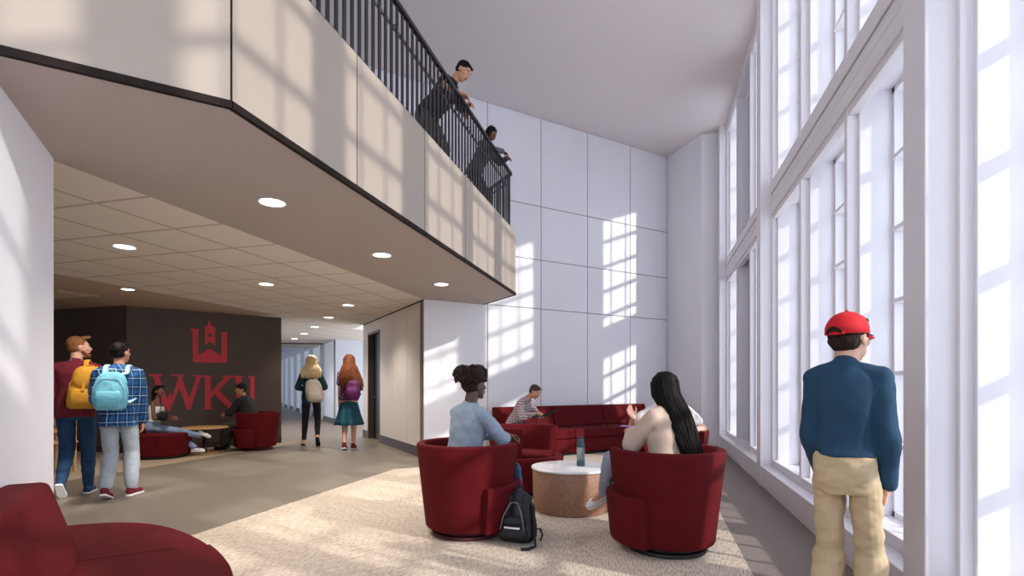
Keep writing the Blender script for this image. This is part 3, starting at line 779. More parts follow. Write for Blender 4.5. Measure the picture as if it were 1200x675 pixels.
# ------------------------------------------------------------------ wall sign: emblem and letters on the dark wall
M_sign = mat('muted_red_sign_paint', (222, 62, 78), 0.6, var=0.03)
def onfeature(px, py):
    tt = (px - 600) / F; rx, ry = tt * CT - ST, tt * ST + CT
    # q1 + UW*s = (rx,ry)*k
    det = UW.x * (-ry) + rx * UW.y
    s = ((-q1.x) * (-ry) + rx * (-q1.y)) / det
    k = (q1.x + UW.x * s) / rx
    return (s, zz(py, k))
sg = thing('wall_sign', 'red university tower emblem above large red WKU letters painted on the dark brown wall', 'sign', (q1.x, q1.y, 0), math.atan2(UW.y, UW.x))
def sign_piece(name, polys, parent, dd=0.006, material=None, zoom='a'):
    m = MB()
    for pts in polys:
        c = []
        for X, Y in pts:
            px, py = (150 + X * 0.2075, 400 + Y * 0.2075) if zoom == 'a' else (160 + X * 0.26667, 360 + Y * 0.26667)
            c.append(onfeature(px, py))
        n = len(c)
        vs = [(s, -0.001, z) for s, z in c] + [(s, -dd, z) for s, z in c]
        m.add(vs, [list(range(n)), list(range(n, 2 * n))[::-1]] + [(i, n + i, n + (i + 1) % n, (i + 1) % n) for i in range(n)])
    return m.build(name, material or M_sign, parent)
emb = sign_piece('emblem', [
    [(238, 92), (272, 96), (272, 106), (238, 102)], [(246, 102), (271, 104), (271, 212), (271, 242), (247, 241)],
    [(370, 108), (400, 109), (400, 118), (370, 118)], [(373, 117), (397, 118), (397, 245), (373, 244)],
    [(271, 212), (320, 181), (373, 214), (373, 244), (271, 242)]], sg, zoom='b')
sign_piece('tower', [
    [(320, 58), (325, 66), (325, 76), (346, 92), (350, 98), (294, 96), (298, 90), (315, 76), (315, 66)],
    [(300, 97), (345, 98), (345, 168), (323, 151), (300, 165)]], sg, 0.0065, zoom='b')
def circ(cx, cy, r): return [(cx + r * math.cos(a * math.pi / 8), cy + r * math.sin(a * math.pi / 8)) for a in range(16)]
sign_piece('tower_opening', [circ(322, 123, 9)], sg, 0.009, M_brown, zoom='b')
sign_piece('letter', [
    [(118, 184), (192, 186), (192, 196), (174, 200), (222, 330), (240, 290), (252, 320), (222, 392), (210, 392), (142, 200), (118, 194)],
    [(222, 392), (288, 200), (270, 196), (242, 195), (242, 187), (318, 188), (318, 196), (302, 201), (345, 322), (386, 202), (368, 197), (368, 190), (425, 192), (425, 199), (410, 203), (352, 388), (334, 388), (290, 262), (234, 392)]], sg)
sign_piece('letter', [
    [(424, 192), (476, 193), (476, 200), (467, 203), (467, 372), (478, 376), (478, 382), (424, 384), (424, 377), (434, 374), (434, 204), (424, 200)],
    [(467, 290), (545, 204), (530, 200), (530, 194), (600, 195), (600, 201), (580, 205), (512, 275), (602, 366), (618, 370), (618, 376), (568, 378), (488, 300), (467, 322)]], sg)
sign_piece('letter', [
    [(596, 195), (652, 196), (652, 202), (640, 205), (640, 318), (648, 336), (664, 343), (680, 336), (690, 318), (690, 206), (678, 203), (678, 196), (718, 197), (718, 203), (714, 206), (714, 325), (700, 356), (664, 370), (626, 358), (610, 325), (610, 205), (596, 201)]], sg)

# ------------------------------------------------------------------ people
SK = {
    'pale': mat('skin_pale', (222, 172, 148), 0.5, var=0.04, vscale=14, sss=0.05),
    'tan': mat('skin_tan', (196, 142, 112), 0.5, var=0.04, vscale=14, sss=0.05),
    'brown': mat('skin_brown', (120, 78, 58), 0.45, var=0.05, vscale=14),
    'dark': mat('skin_dark', (84, 56, 46), 0.45, var=0.05, vscale=14),
}
M_eye = mat('eye_white', (190, 184, 178), 0.3, var=0); M_iris = mat('dark_iris', (30, 20, 16), 0.2, var=0); M_lip = mat('lip', (160, 84, 78), 0.5, var=0)
M_lipd = mat('lip_dark', (110, 56, 52), 0.5, var=0)
V = Vector
def ik(a, tgt, l1, l2, hint):
    d = tgt - a; D = d.length
    if D > (l1 + l2) * 0.999: d = d.normalized() * (l1 + l2) * 0.999; D = d.length; tgt = a + d
    u = d.normalized(); x = (l1 * l1 - l2 * l2 + D * D) / (2 * D); h = math.sqrt(max(1e-8, l1 * l1 - x * x))
    hh = V(hint); hh = (hh - u * hh.dot(u)).normalized()
    return a + u * x + hh * h, tgt
class Fig:
    def __init__(s, at, z, camh, height, label, skin, pelvis, lean=0, side=0, twist=0, head=(0, 0, 0), arms=None, legs=None, female=False, vox=0.007, group=None, roll=0, neckf=0.03, heft=1.0, slim=1.0, nl=0.070):
        s.sc = height / 1.75; s.vox = vox; s.fem = female; s.skin = SK[skin]; s.heft = heft
        s.rz = head_rot(camh); s.loc = V((at.x, at.y, z))
        s.root = thing('person', label, 'person', s.loc, s.rz, group)
        Rm = Matrix.Rotation(math.radians(side), 3, 'Y') @ Matrix.Rotation(-math.radians(lean), 3, 'X')
        s.up = Rm @ V((0, 0, 1)); Rt = Matrix.Rotation(math.radians(twist), 3, s.up)
        s.R = Rt @ (Rm @ V((1, 0, 0))); s.Fw = s.up.cross(s.R)
        s.P = V(pelvis) / s.sc
        s.sw = (0.150 if female else 0.172) * slim
        s.hipw = 0.09 * min(1.0, slim)
        s.neck = s.P + s.up * 0.49
        yaw, pitch, rl_ = head
        s.HR = (Matrix.Rotation(math.radians(-yaw), 3, 'Z') @ Matrix.Rotation(-math.radians(pitch), 3, 'X') @ Matrix.Rotation(math.radians(rl_), 3, 'Y'))
        nk = (s.up * 0.5 + s.HR @ V((0, 0, 0.5))).normalized()
        s.hb = s.neck + nk * nl + s.Fw * neckf
        s.H = s.hb + s.HR @ V((0, 0.02, 0.105))
        s.arm = {}; s.leg = {}
        for k, sg_ in (('L', -1), ('R', 1)):
            S = s.P + s.up * 0.430 + s.R * (sg_ * s.sw)
            tg, hint, hd, hn, curl = arms[k]
            E, W = ik(S, V(tg) / s.sc, 0.285, 0.25, hint)
            hd = V(hd).normalized() if hd else (W - E).normalized()
            s.arm[k] = (S, E, W, hd, V(hn), curl)
            Hj = s.P + V((sg_ * s.hipw, 0, -0.04))
            tg, hint, toe = legs[k]
            K, An = ik(Hj, V(tg) / s.sc, 0.43, 0.42, hint)
            s.leg[k] = (Hj, K, An, V(toe).normalized())
    def stations(s, e, box=0.0, t0=-9, t1=9):
        U, P, h = s.up, s.P, s.heft; Z = V((0, 0, 1)); R0 = (V((1, 0, 0)) + s.R * 0.5).normalized(); F0 = Z.cross(R0)
        if s.fem: T_ = [(-0.13, .118, .080, -.010), (-0.08, .158, .108, -.018), (0.0, .166, .116, -.018), (0.07, .145, .102, -.006), (0.14, .118, .088, .004), (0.21, .122, .092, .010), (0.28, .134, .108, .018), (0.34, .142, .112, .018), (0.40, .142, .090, .000), (0.45, .118, .068, -.010), (0.485, .070, .052, -.008), (0.51, .040, .036, -.004)]
        else: T_ = [(-0.13, .115, .085, -.008), (-0.08, .150, .106, -.014), (0.0, .154, .112, -.014), (0.07, .146, .104, -.004), (0.14, .136, .098, .004), (0.21, .140, .102, .010), (0.28, .154, .112, .012), (0.35, .166, .112, .008), (0.41, .162, .094, -.004), (0.455, .130, .072, -.010), (0.49, .075, .056, -.008), (0.515, .042, .040, -.004)]
        def at_(t):
            for i in range(len(T_) - 1):
                if T_[i][0] <= t <= T_[i + 1][0]:
                    f_ = (t - T_[i][0]) / (T_[i + 1][0] - T_[i][0]); return tuple(T_[i][j] + (T_[i + 1][j] - T_[i][j]) * f_ for j in range(4))
        if -9 < t0 < -0.08: T_ = [(-0.20, .160, .118, -.014), (-0.13, .160, .116, -.014)] + T_[1:]
        if t0 > -9: T_ = [at_(t0)] + [q for q in T_ if q[0] > t0 + 0.012]
        if t1 < 9: T_ = [q for q in T_ if q[0] < t1 - 0.012] + [at_(t1)]
        out = []
        for (t, w_, d_, y_) in T_:
            if t <= 0: c = P + Z * t; r, f_ = R0, F0
            else: c = P + U * t; r, f_ = s.R, s.Fw
            if box and -0.09 < t < 0.3: w_ += (0.158 - w_) * box if w_ < 0.158 else 0; d_ += 0.012 * box
            out.append((c + f_ * y_, r, f_, w_ * h + e, d_ * h + e))
        return out
    def torso(s, m, e, t0=-9, t1=9, box=0.0):
        m.loft(s.stations(e, box, t0, t1))
        if t1 > 1:
            for q in (-1, 1):
                m.cap(s.neck - s.up * 0.01 + s.R * (q * 0.02), s.P + s.up * 0.438 + s.R * (q * s.sw * 0.97), 0.040 + e, 0.046 * (0.9 if s.fem else 1) + e, 12)
                m.cap(s.P + s.up * 0.37 + s.R * (q * s.sw * 0.66), s.P + s.up * 0.430 + s.R * (q * (s.sw - 0.012)), 0.060 + e, 0.046 + e, 12)
    def sleeves(s, m, e, end=0.93, short=False, loose=0.0):
        for k in 'LR':
            S, E, W, *_ = s.arm[k]; h = s.heft; h *= 0.88 if s.fem else 1
            if short: m.cap(S, S + (E - S) * 0.60, 0.050 * h + e, 0.045 * h + e + loose, 14); continue
            m.cap(S, E, 0.049 * h + e, 0.039 * h + e + loose, 14)
            m.cap(E, E + (W - E) * end, 0.039 * h + e + loose, 0.028 * h + e + loose * 0.7, 14)
    def hand(s, m, k):
        S, E, W, hd, hn, curl = s.arm[k]
        f_ = 0.9 if s.fem else 1.0
        n = (hn - hd * hn.dot(hd)).normalized(); t = hd.cross(n).normalized()
        if k == 'L': t = -t
        for i, off in enumerate((0.031, 0.011, -0.010, -0.029)):
            kn = W + hd * (0.088 * f_) + t * (off * f_) - hd * (0.006 * abs(i - 1))
            m.cap(W + t * (off * 0.5) + hd * 0.012, kn, 0.0145 * f_, 0.0125 * f_, 10)
            ln = (0.072, 0.080, 0.074, 0.058)[i] * f_
            a = kn; ang = 0.0
            sp = t * (off * 1.2)
            for j, (q, c) in enumerate(((0.45, 0.55), (0.31, 0.9), (0.24, 0.55))):
                ang += curl * c
                dr = (hd * math.cos(ang) + n * math.sin(ang) + sp * 0.6).normalized()
                b = a + dr * (ln * q); m.cap(a, b, (0.0092 - 0.0007 * j) * f_, (0.0086 - 0.0008 * j) * f_, 10); a = b
        a = W + hd * 0.022 + t * 0.020 * f_
        b = a + (hd * 0.62 + t * 0.62 + n * 0.35).normalized() * 0.046 * f_; m.cap(a, b, 0.0155 * f_, 0.0115 * f_, 10)
        c = b + (hd * 0.85 + t * 0.25 + n * (0.2 + curl * 0.5)).normalized() * 0.034 * f_; m.cap(b, c, 0.0112 * f_, 0.0095 * f_, 10)
        d = c + (hd * 0.9 + t * 0.05 + n * (0.25 + curl * 0.6)).normalized() * 0.024 * f_; m.cap(c, d, 0.0095 * f_, 0.008 * f_, 10)
    def headp(s, m):
        H, R = s.H, s.HR; q = 0.95 if s.fem else 1.0
        T = lambda x, y, z: H + R @ V((x * q, y * q, z * q))
        m.ell(T(0, -0.012, 0.028), (0.074 * q, 0.094 * q, 0.088 * q), R, 22)
        m.ell(T(0, 0.022, -0.01), (0.063 * q, 0.068 * q, 0.088 * q), R, 20)
        jw = 0.052 if s.fem else 0.058
        m.ell(T(0, 0.030, -0.055), (jw * q, 0.056 * q, 0.050 * q), R, 18)
        m.ell(T(0, 0.068, -0.092), (0.022 * q, 0.020 * q, 0.018 * q), R, 12)
        m.cap(T(0, 0.086, 0.022), T(0, 0.108, -0.018), 0.0075 * q, 0.013 * q, 10)
        for x in (-1, 1):
            m.ell(T(x * 0.012, 0.100, -0.024), (0.009 * q, 0.009 * q, 0.008 * q), R, 10)
            m.cap(T(x * 0.014, 0.080, 0.036), T(x * 0.046, 0.068, 0.036), 0.010 * q, 0.009 * q, 10)
            m.ell(T(x * 0.042, 0.060, -0.016), (0.022 * q, 0.022 * q, 0.020 * q), R, 12)
            m.ell(T(x * 0.077, -0.008, -0.006), (0.009 * q, 0.019 * q, 0.032 * q), R, 12)
            m.cap(T(x * 0.079, -0.012, 0.016), T(x * 0.080, -0.004, -0.024), 0.007 * q, 0.006 * q, 8)
        m.ell(T(0, 0.086, -0.048), (0.024 * q, 0.014 * q, 0.011 * q), R, 12)
    def T(s, x, y, z): return s.H + s.HR @ V((x, y, z))
    def body(s, bare_arm=0.0):
        m = MB(); s.torso(m, -0.008)
        m.cap(s.neck - s.up * 0.03, s.hb + s.HR @ V((0, 0, 0.045)), 0.056 if not s.fem else 0.047, 0.054 if not s.fem else 0.045, 16)
        s.headp(m)
        for k in 'LR':
            S, E, W, *_ = s.arm[k]; h = 0.82 if s.fem else 1.0
            m.cap(S, E, 0.044 * h, 0.036 * h, 14); m.cap(E, E + (W - E) * 0.4, 0.037 * h, 0.036 * h, 14); m.cap(E + (W - E) * 0.4, W, 0.036 * h, 0.025 * h, 14)
            m.cap(W - (W - E).normalized() * 0.02, W + s.arm[k][3] * 0.02, 0.025 * h, 0.022 * h, 10)
            s.hand(m, k)
            Hj, K, An, toe = s.leg[k]
            m.cap(Hj, K, 0.070 * min(1, s.heft), 0.050 * min(1, s.heft), 14); m.cap(K, K + (An - K) * 0.3, 0.052, 0.054, 14); m.cap(K + (An - K) * 0.3, An, 0.054, 0.034, 14)
            shn = (An - K).normalized(); dnn = (shn - toe * shn.dot(toe)).normalized(); m.cap(An, An + toe * 0.12 + dnn * 0.042, 0.032, 0.020, 10)
        o = blob(m, 'body', s.skin, s.root, s.vox, 3, 0.0, sc=s.sc); s.bodyo = o
        q = (0.95 if s.fem else 1.0)
        for x in (-1, 1):
            e = MB(); e.ell(s.T(x * 0.030 * q, 0.074 * q, 0.016 * q) * s.sc, (0.0115, 0.0115, 0.008), s.HR, 12); eo = e.build('eye', M_eye, o, smooth=True)
            e = MB(); e.ell(s.T(x * 0.030 * q, 0.0835 * q, 0.016 * q) * s.sc, (0.0062, 0.004, 0.0062), s.HR, 10); e.build('iris', M_iris, o, smooth=True)
            b = MB(); b.tube([s.T(x * 0.014 * q, 0.090 * q, 0.036 * q) * s.sc, s.T(x * 0.032 * q, 0.086 * q, 0.042 * q) * s.sc, s.T(x * 0.050 * q, 0.074 * q, 0.036 * q) * s.sc], [0.0025, 0.0035, 0.002], 6); b.build('eyebrow', M_iris if s.hairm is None else s.hairm, o, smooth=True)
        l = MB(); L_ = M_lipd if s.skin in (SK['dark'], SK['brown']) else M_lip
        l.tube([s.T(-0.022 * q, 0.092 * q, -0.050 * q) * s.sc, s.T(-0.008 * q, 0.1005 * q, -0.046 * q) * s.sc, s.T(0.008 * q, 0.1005 * q, -0.046 * q) * s.sc, s.T(0.022 * q, 0.092 * q, -0.050 * q) * s.sc], [0.002, 0.0045, 0.0045, 0.002], 8)
        l.tube([s.T(-0.020 * q, 0.092 * q, -0.053 * q) * s.sc, s.T(0, 0.101 * q, -0.058 * q) * s.sc, s.T(0.020 * q, 0.092 * q, -0.053 * q) * s.sc], [0.002, 0.0055, 0.002], 8)
        l.build('mouth', L_, o, smooth=True)
    hairm = None
    def top(s, name, m_, e=0.012, hem=-0.06, sleeve=True, short=False, loose=0.004, wr=0.008, belly=0.0, end=0.95, wsc=9, wz=1.0, hi=9, box=0.6, sm=4):
        m = MB(); s.torso(m, e, hem, hi, box)
        if sleeve: s.sleeves(m, e, end, short, loose)
        if hi == 9: m.cap(s.neck - s.up * 0.05, s.neck + s.up * 0.012, 0.068, 0.058 if not s.fem else 0.050, 16)
        return blob(m, name, m_, s.root, s.vox, sm, wr, wsc, sc=s.sc, wz=wz)
    def collar(s, m_, r=0.062):
        m = MB(); U = s.up; pts = []
        for k in range(13):
            a = math.radians(-160 + 320 * k / 12 - 90 + 180)
            a = math.radians(100 + 340 * k / 12)
            pts.append((s.neck + U * (0.018 + 0.006 * math.sin(a)) + s.R * (r * math.cos(a)) + s.Fw * (r * math.sin(a) + 0.008)) * s.sc)
        m.ribbon(pts, 0.036 * s.sc, 0.006, U)
        return m.build('collar', m_, s.root, 0.002)
    def trousers(s, m_, e=0.010, thigh=0.0, calf=0.010, end=0.96, wr=0.008, wsc=10, waist=0.07, name='trousers'):
        m = MB(); P = s.P
        m.loft(s.stations(e, 0, -9, waist))
        for k in 'LR':
            Hj, K, An, toe = s.leg[k]
            m.cap(Hj, K, 0.075 * s.heft + e + thigh * 0.6, 0.054 * s.heft + e + calf * 0.5, 16)
            m.cap(K, K + (An - K) * 0.35, 0.054 + e + calf * 0.5, 0.053 + e * 0.7 + calf, 16)
            m.cap(K + (An - K) * 0.35, K + (An - K) * end, 0.053 + e * 0.7 + calf, 0.036 + e * 0.6 + calf, 16)
        return blob(m, name, m_, s.root, s.vox, 4, wr, wsc, sc=s.sc, wz=1.6)
    def shoes(s, m_, sole=None, high=False):
        sole = sole or M_tabletop
        for k in 'LR':
            Hj, K, An, toe = s.leg[k]
            sh = (An - K).normalized()
            t = toe.normalized(); dn = sh - t * sh.dot(t); dn = dn.normalized()
            sd = t.cross(dn).normalized(); c = An + dn * 0.045
            m = MB(); heel = c - t * 0.035; ball = c + t * 0.12 + dn * 0.012; tip = c + t * 0.165 + dn * 0.017
            m.cap(heel - dn * 0.01, ball, 0.038, 0.035, 14); m.cap(ball - sd * 0.010, tip + sd * 0.004, 0.034, 0.026, 14); m.cap(ball + sd * 0.012, tip, 0.032, 0.025, 12)
            m.cap(heel, An - dn * 0.0 - t * 0.005, 0.038, 0.040, 14)
            so_ = blob(m, 'shoe', m_, s.root, 0.006, 3, sc=s.sc, cut=[(c + dn * 0.030, dn)])
            q = MB(); ps = []
            for (a, w_) in ((-0.072, 0.022), (-0.055, 0.034), (0.0, 0.036), (0.06, 0.038), (0.12, 0.045), (0.165, 0.038), (0.188, 0.020)): ps.append((a, w_))
            ring = [(a, w_) for a, w_ in ps] + [(a, -w_) for a, w_ in ps[::-1]]
            vs = [(c + t * a + sd * w_ + dn * 0.026) * s.sc for a, w_ in ring] + [(c + t * a + sd * w_ + dn * 0.046) * s.sc for a, w_ in ring]
            n = len(ring); q.add(vs, [list(range(n))[::-1], list(range(n, 2 * n))] + [(i, (i + 1) % n, n + (i + 1) % n, n + i) for i in range(n)])
            q.build('sole', sole, so_, 0.004)
            q = MB()
            for j in range(4):
                b = c + t * (0.045 + 0.020 * j) - dn * (0.028 - 0.005 * j); q.tube([(b - sd * 0.02) * s.sc, (b - dn * 0.006) * s.sc, (b + sd * 0.02) * s.sc], 0.003, 6)
            q.build('laces', sole, so_)
    def hair(s, m_, style, name='hair'):
        m = MB(); H, R = s.H, s.HR; T = s.T
        if style in ('short', 'quiff', 'shortlow'):
            m.ell(T(0, -0.022, 0.045), (0.081, 0.092, 0.082), R, 22)
            m.ell(T(0, -0.040, 0.005), (0.076, 0.066, 0.072), R, 18)
            if style == 'quiff':
                for i in range(9):
                    x = -0.045 + 0.09 * i / 8; m.cap(T(x, 0.03, 0.10), T(x * 0.9, 0.088, 0.112 + 0.008 * math.cos(x * 30)), 0.024, 0.013, 10)
            else:
                for i in range(7):
                    x = -0.045 + 0.09 * i / 6; m.cap(T(x, 0.01, 0.098), T(x, 0.062, 0.092), 0.022, 0.014, 10)
            o = blob(m, name, m_, s.root, 0.005, 2, 0.006, 40, sc=s.sc)
        elif style == 'afro':
            rnd = random.Random(5)
            m.ell(T(0, -0.035, 0.095), (0.130, 0.140, 0.078), R, 22); m.ell(T(0, -0.035, 0.03), (0.083, 0.085, 0.09), R, 20)
            for i in range(170):
                a = rnd.uniform(0, 2 * math.pi); ph = rnd.uniform(0, 1)
                cz = 0.095 + 0.080 * math.sin((ph - 0.35) * 2.0); rr_ = math.cos((ph - 0.35) * 1.6)
                m.ell(T(0.133 * rr_ * math.cos(a), -0.035 + 0.143 * rr_ * math.sin(a), cz), (0.017, 0.017, 0.017), None, 8)
            o = blob(m, name, m_, s.root, 0.006, 1, 0.006, 50, sc=s.sc)
        return o if style in ('short', 'quiff', 'shortlow', 'afro') else None
    def long_hair(s, m_, target, width, n=90, seed=1, wave=0.0, thick=0.009, part=True, spread=1.0, body_t=None, capk=1.0):
        """strands fall from the crown over the back of the head to target (head space offsets)"""
        rnd = random.Random(seed); m = MB(); T = s.T; R = s.HR
        m.ell(T(0, -0.020, 0.046), (0.084 * capk, 0.096 * capk, 0.084), R, 22); m.ell(T(0, -0.040, -0.01), (0.084 * capk, 0.072 * capk, 0.090), R, 20)
        for sx in (-1, 1): m.cap(T(sx * 0.060, 0.030, 0.075), T(sx * 0.078, 0.012, -0.05), 0.020, 0.018, 10)
        hc = blob(m, 'hair', m_, s.root, 0.006, 3, 0.004, 40, sc=s.sc)
        m = MB(); tg = V(target)
        for i in range(n):
            a = rnd.uniform(-1, 1); ly = rnd.uniform(0, 1)
            ang = a * math.radians(118)
            x0, y0 = math.sin(ang), -math.cos(ang)
            rr_ = 0.9 + 0.13 * ly
            top_ = T(x0 * 0.040 * rr_, y0 * 0.045 - 0.01, 0.125)
            mid = T(x0 * 0.084 * rr_ * capk, y0 * 0.094 * rr_ * capk - 0.015, 0.045)
            low = T(x0 * 0.088 * rr_ * capk, y0 * 0.092 * rr_ * capk - 0.020, -0.055)
            L0 = rnd.uniform(0.82, 1.0)
            end = (s.H + tg * L0) if not body_t else (s.P + s.up * (body_t[0] + (1 - L0) * 0.5) - s.Fw * body_t[1] + s.R * body_t[2]) + s.R * (a * width * 0.5) + s.Fw * rnd.uniform(-0.02, 0.02) * spread
            pts = [top_, mid, low]; k = 9
            ph = rnd.uniform(0, 6.28)
            for j in range(1, k + 1):
                f_ = j / k; e_ = f_ * f_ * (3 - 2 * f_) if f_ < 1 else 1
                p = low.lerp(end, f_); bend = s.H + V((0, 0, 0)) 
                p = p + (s.R * math.sin(ph + f_ * 9) + s.Fw * math.cos(ph + f_ * 8)) * (wave * math.sin(f_ * math.pi * 0.8 + 0.3))
                p = p + s.R * (a * 0.02 * math.sin(f_ * math.pi)) - s.Fw * ((0.03 if not body_t else 0.045) * math.sin(f_ * math.pi))
                pts.append(p)
            rs = [thick * 0.7, thick, thick * 1.05] + [thick * (1.0 - 0.65 * (j / k) ** 2) for j in range(1, k + 1)]
            m.tube([p * s.sc for p in pts], [r * s.sc for r in rs], 6)
        m.build('hair_strands', m_, hc, smooth=True)
        return hc
def backpack(fig, label, m_body, m_strap, c=(0, -0.19, 0.22), w=0.28, h=0.40, dpt=0.13, side=0.0, straps='LR', name='backpack', flap=False, tilt=0.0, m_pocket=None, loop_only=None):
    """bag hanging on the wearer's back; c is in chest space from the pelvis (right, forward, up)"""
    s = fig; C = s.P + s.R * c[0] + s.Fw * c[1] + s.up * c[2]
    base_l = C - s.up * (h / 2)
    W = Matrix.Translation(s.loc) @ Matrix.Rotation(s.rz, 4, 'Z')
    wb = W @ (base_l * s.sc)
    t = thing(name, label, 'backpack', wb, s.rz)
    m_pocket = m_pocket or m_body
    Q = lambda x, y, z: (C + s.R * (x * math.cos(tilt) - z * math.sin(tilt)) + s.Fw * y + s.up * (z * math.cos(tilt) + x * math.sin(tilt)) - base_l)
    m = MB(); hw = w / 2
    def stn(z, k, d_, y): 
        return (Q(0, y, z), s.R, s.Fw, hw * k, d_)
    m.loft([stn(-h / 2 - 0.0, .62, .045, -.035), stn(-h / 2 + 0.03, .90, .078, -.040), stn(-h / 2 + 0.12, 1.0, .088, -.042), stn(0, .98, .082, -.034), stn(h / 2 - 0.12, .90, .070, -.022), stn(h / 2 - 0.04, .70, .052, -.010), stn(h / 2, .36, .030, 0)])
    blob(m, 'bag_body', m_body, t, 0.006, 5, 0.010, 12, sc=s.sc)
    m = MB()
    m.loft([stn(-h / 2 + 0.03, .55, .020, -.110), stn(-h / 2 + 0.06, .70, .034, -.115), stn(-h / 2 + 0.13, .72, .038, -.118), stn(-h / 2 + 0.19, .68, .030, -.108), stn(-h / 2 + 0.21, .55, .015, -.100)], ex=3)
    blob(m, 'front_pocket', m_pocket, t, 0.006, 3, 0.004, 20, sc=s.sc)
    if flap:
        m = MB()
        m.loft([stn(h / 2 + 0.018, .55, .045, -.012), stn(h / 2 - 0.02, .80, .078, -.022), stn(h / 2 - 0.08, .88, .088, -.034), stn(h / 2 - 0.15, .84, .080, -.052), stn(h / 2 - 0.20, .55, .050, -.078), stn(h / 2 - 0.225, .25, .030, -.090)])
        blob(m, 'flap', m_body, t, 0.006, 4, 0.004, 16, sc=s.sc)
        m = MB(); m.ribbon([Q(0, -0.128, h / 2 - 0.14) * s.sc, Q(0, -0.135, h / 2 - 0.20) * s.sc, Q(0, -0.150, h / 2 - 0.25) * s.sc], 0.028, 0.006, s.R); m.build('buckle_strap', m_strap, t)
    m = MB(); pts = [Q(-hw * .86, -0.105, -h / 2 + 0.1), Q(-hw * .84, -0.100, 0.04), Q(-hw * .5, -0.082, h / 2 - 0.08), Q(hw * .5, -0.082, h / 2 - 0.08), Q(hw * .84, -0.100, 0.04), Q(hw * .86, -0.105, -h / 2 + 0.1)]
    m.tube([p * s.sc for p in pts], 0.0045, 6); m.build('zip', m_strap, t, smooth=True)
    m = MB(); m.tube([Q(-0.035, 0.02, h / 2 - 0.02) * s.sc, Q(-0.03, 0.02, h / 2 + 0.035) * s.sc, Q(0.03, 0.02, h / 2 + 0.035) * s.sc, Q(0.035, 0.02, h / 2 - 0.02) * s.sc], 0.008, 8); m.build('grab_loop', m_strap, t, smooth=True)
    for k in straps:
        sx = -1 if k == 'L' else 1
        SH = s.P + s.up * 0.455 + s.R * (sx * s.sw * 0.58)
        G = lambda x, y, z: SH + s.R * (sx * x) + s.Fw * y + s.up * z - base_l
        pts = [Q(sx * 0.07, 0.03, h / 2 - 0.03), G(0, -0.115, -0.02), G(0, -0.078, 0.05), G(0, -0.01, 0.073), G(0, 0.062, 0.052), G(0.01, 0.105, -0.02), G(0.02, 0.128, -0.12), G(0.045, 0.100, -0.22), G(0.07, 0.02, -0.28), Q(sx * (w / 2 - 0.02), 0.03, -h / 2 + 0.08)]
        m = MB(); m.ribbon([p * s.sc for p in pts], 0.045 * s.sc, 0.012, s.R); m.build('shoulder_strap', m_strap, t, 0.003)
    return t
dn = (0, 0, -1)
# colours
M_maroon = mat('maroon_knit', (112, 22, 40), 0.9, var=0.08, vscale=12, bump=0.15, bscale=300)
M_jean = mat('dark_blue_jeans', (28, 62, 98), 0.85, var=0.18, vscale=10, bump=0.1, bscale=400)
M_jeanl = mat('light_blue_jeans', (134, 150, 182), 0.85, var=0.14, vscale=9, bump=0.1, bscale=400)
M_jeang = mat('light_grey_jeans', (168, 176, 184), 0.85, var=0.10, vscale=9, bump=0.1, bscale=400)
M_wash = mat('washed_grey_blue_jeans', (150, 160, 178), 0.85, var=0.12, vscale=9, bump=0.1, bscale=400)
M_khaki = mat('khaki_cotton', (198, 176, 140), 0.85, var=0.07, vscale=8, bump=0.1, bscale=350)
M_navy = mat('petrol_blue_knit', (28, 66, 92), 0.9, var=0.08, vscale=14, bump=0.35, bscale=260)
M_cap = mat('red_cap_cotton', (206, 20, 32), 0.8, var=0.05, bump=0.1)
M_blackc = mat('black_cloth', (24, 24, 28), 0.85, var=0.12, vscale=10)
M_grey = mat('charcoal_trousers', (70, 68, 66), 0.85, var=0.1)
M_tealc = mat('dark_teal_cloth', (10, 62, 74), 0.8, var=0.12, vscale=10)
M_tskirt = mat('teal_skirt_cloth', (14, 78, 94), 0.8, var=0.14, vscale=14)
M_blush = mat('beige_blush_shirt', (214, 190, 172), 0.8, var=0.04, vscale=8, bump=0.08, bscale=350)
M_pblue = mat('pale_blue_shirt_cotton', (148, 164, 182), 0.85, var=0.08, vscale=10, bump=0.1, bscale=400)
M_wht = mat('white_cotton', (232, 228, 226), 0.85, var=0.03)
M_hbrown = mat('hair_light_brown', (138, 92, 58), 0.6, var=0.25, vscale=40, spec=0.15)
M_hblack = mat('hair_black', (20, 16, 16), 0.55, var=0.2, vscale=40, spec=0.15)
M_hdark = mat('hair_dark_brown', (46, 34, 30), 0.65, var=0.3, vscale=60, bump=0.8, bscale=120, spec=0.15)
M_hgrey = mat('hair_greying', (72, 62, 58), 0.7, var=0.3, vscale=60, spec=0.15)
M_hblond = mat('hair_blonde', (232, 208, 164), 0.5, var=0.22, vscale=50, spec=0.15)
M_haub = mat('hair_auburn', (116, 64, 38), 0.5, var=0.4, vscale=30, spec=0.15)
M_yel = mat('mustard_canvas', (214, 152, 44), 0.8, var=0.06, bump=0.1)
M_lblue = mat('light_blue_canvas', (120, 196, 216), 0.7, var=0.04)
M_lblue2 = mat('pale_blue_strap', (176, 216, 228), 0.7, var=0.03)
M_beige = mat('beige_canvas', (196, 186, 172), 0.8, var=0.06)
M_purple = mat('purple_patterned_cloth', (96, 24, 92), 0.7, var=0.35, vscale=24)
P_blue = plaid('blue_plaid_flannel', (16, 38, 78), (34, 96, 158), (150, 196, 226), 0.10)
P_red = plaid('maroon_white_check', (206, 196, 202), (92, 34, 52), (44, 20, 32), 0.045)
F_pur = floral('purple_floral_cloth', (84, 36, 84), (206, 160, 186))

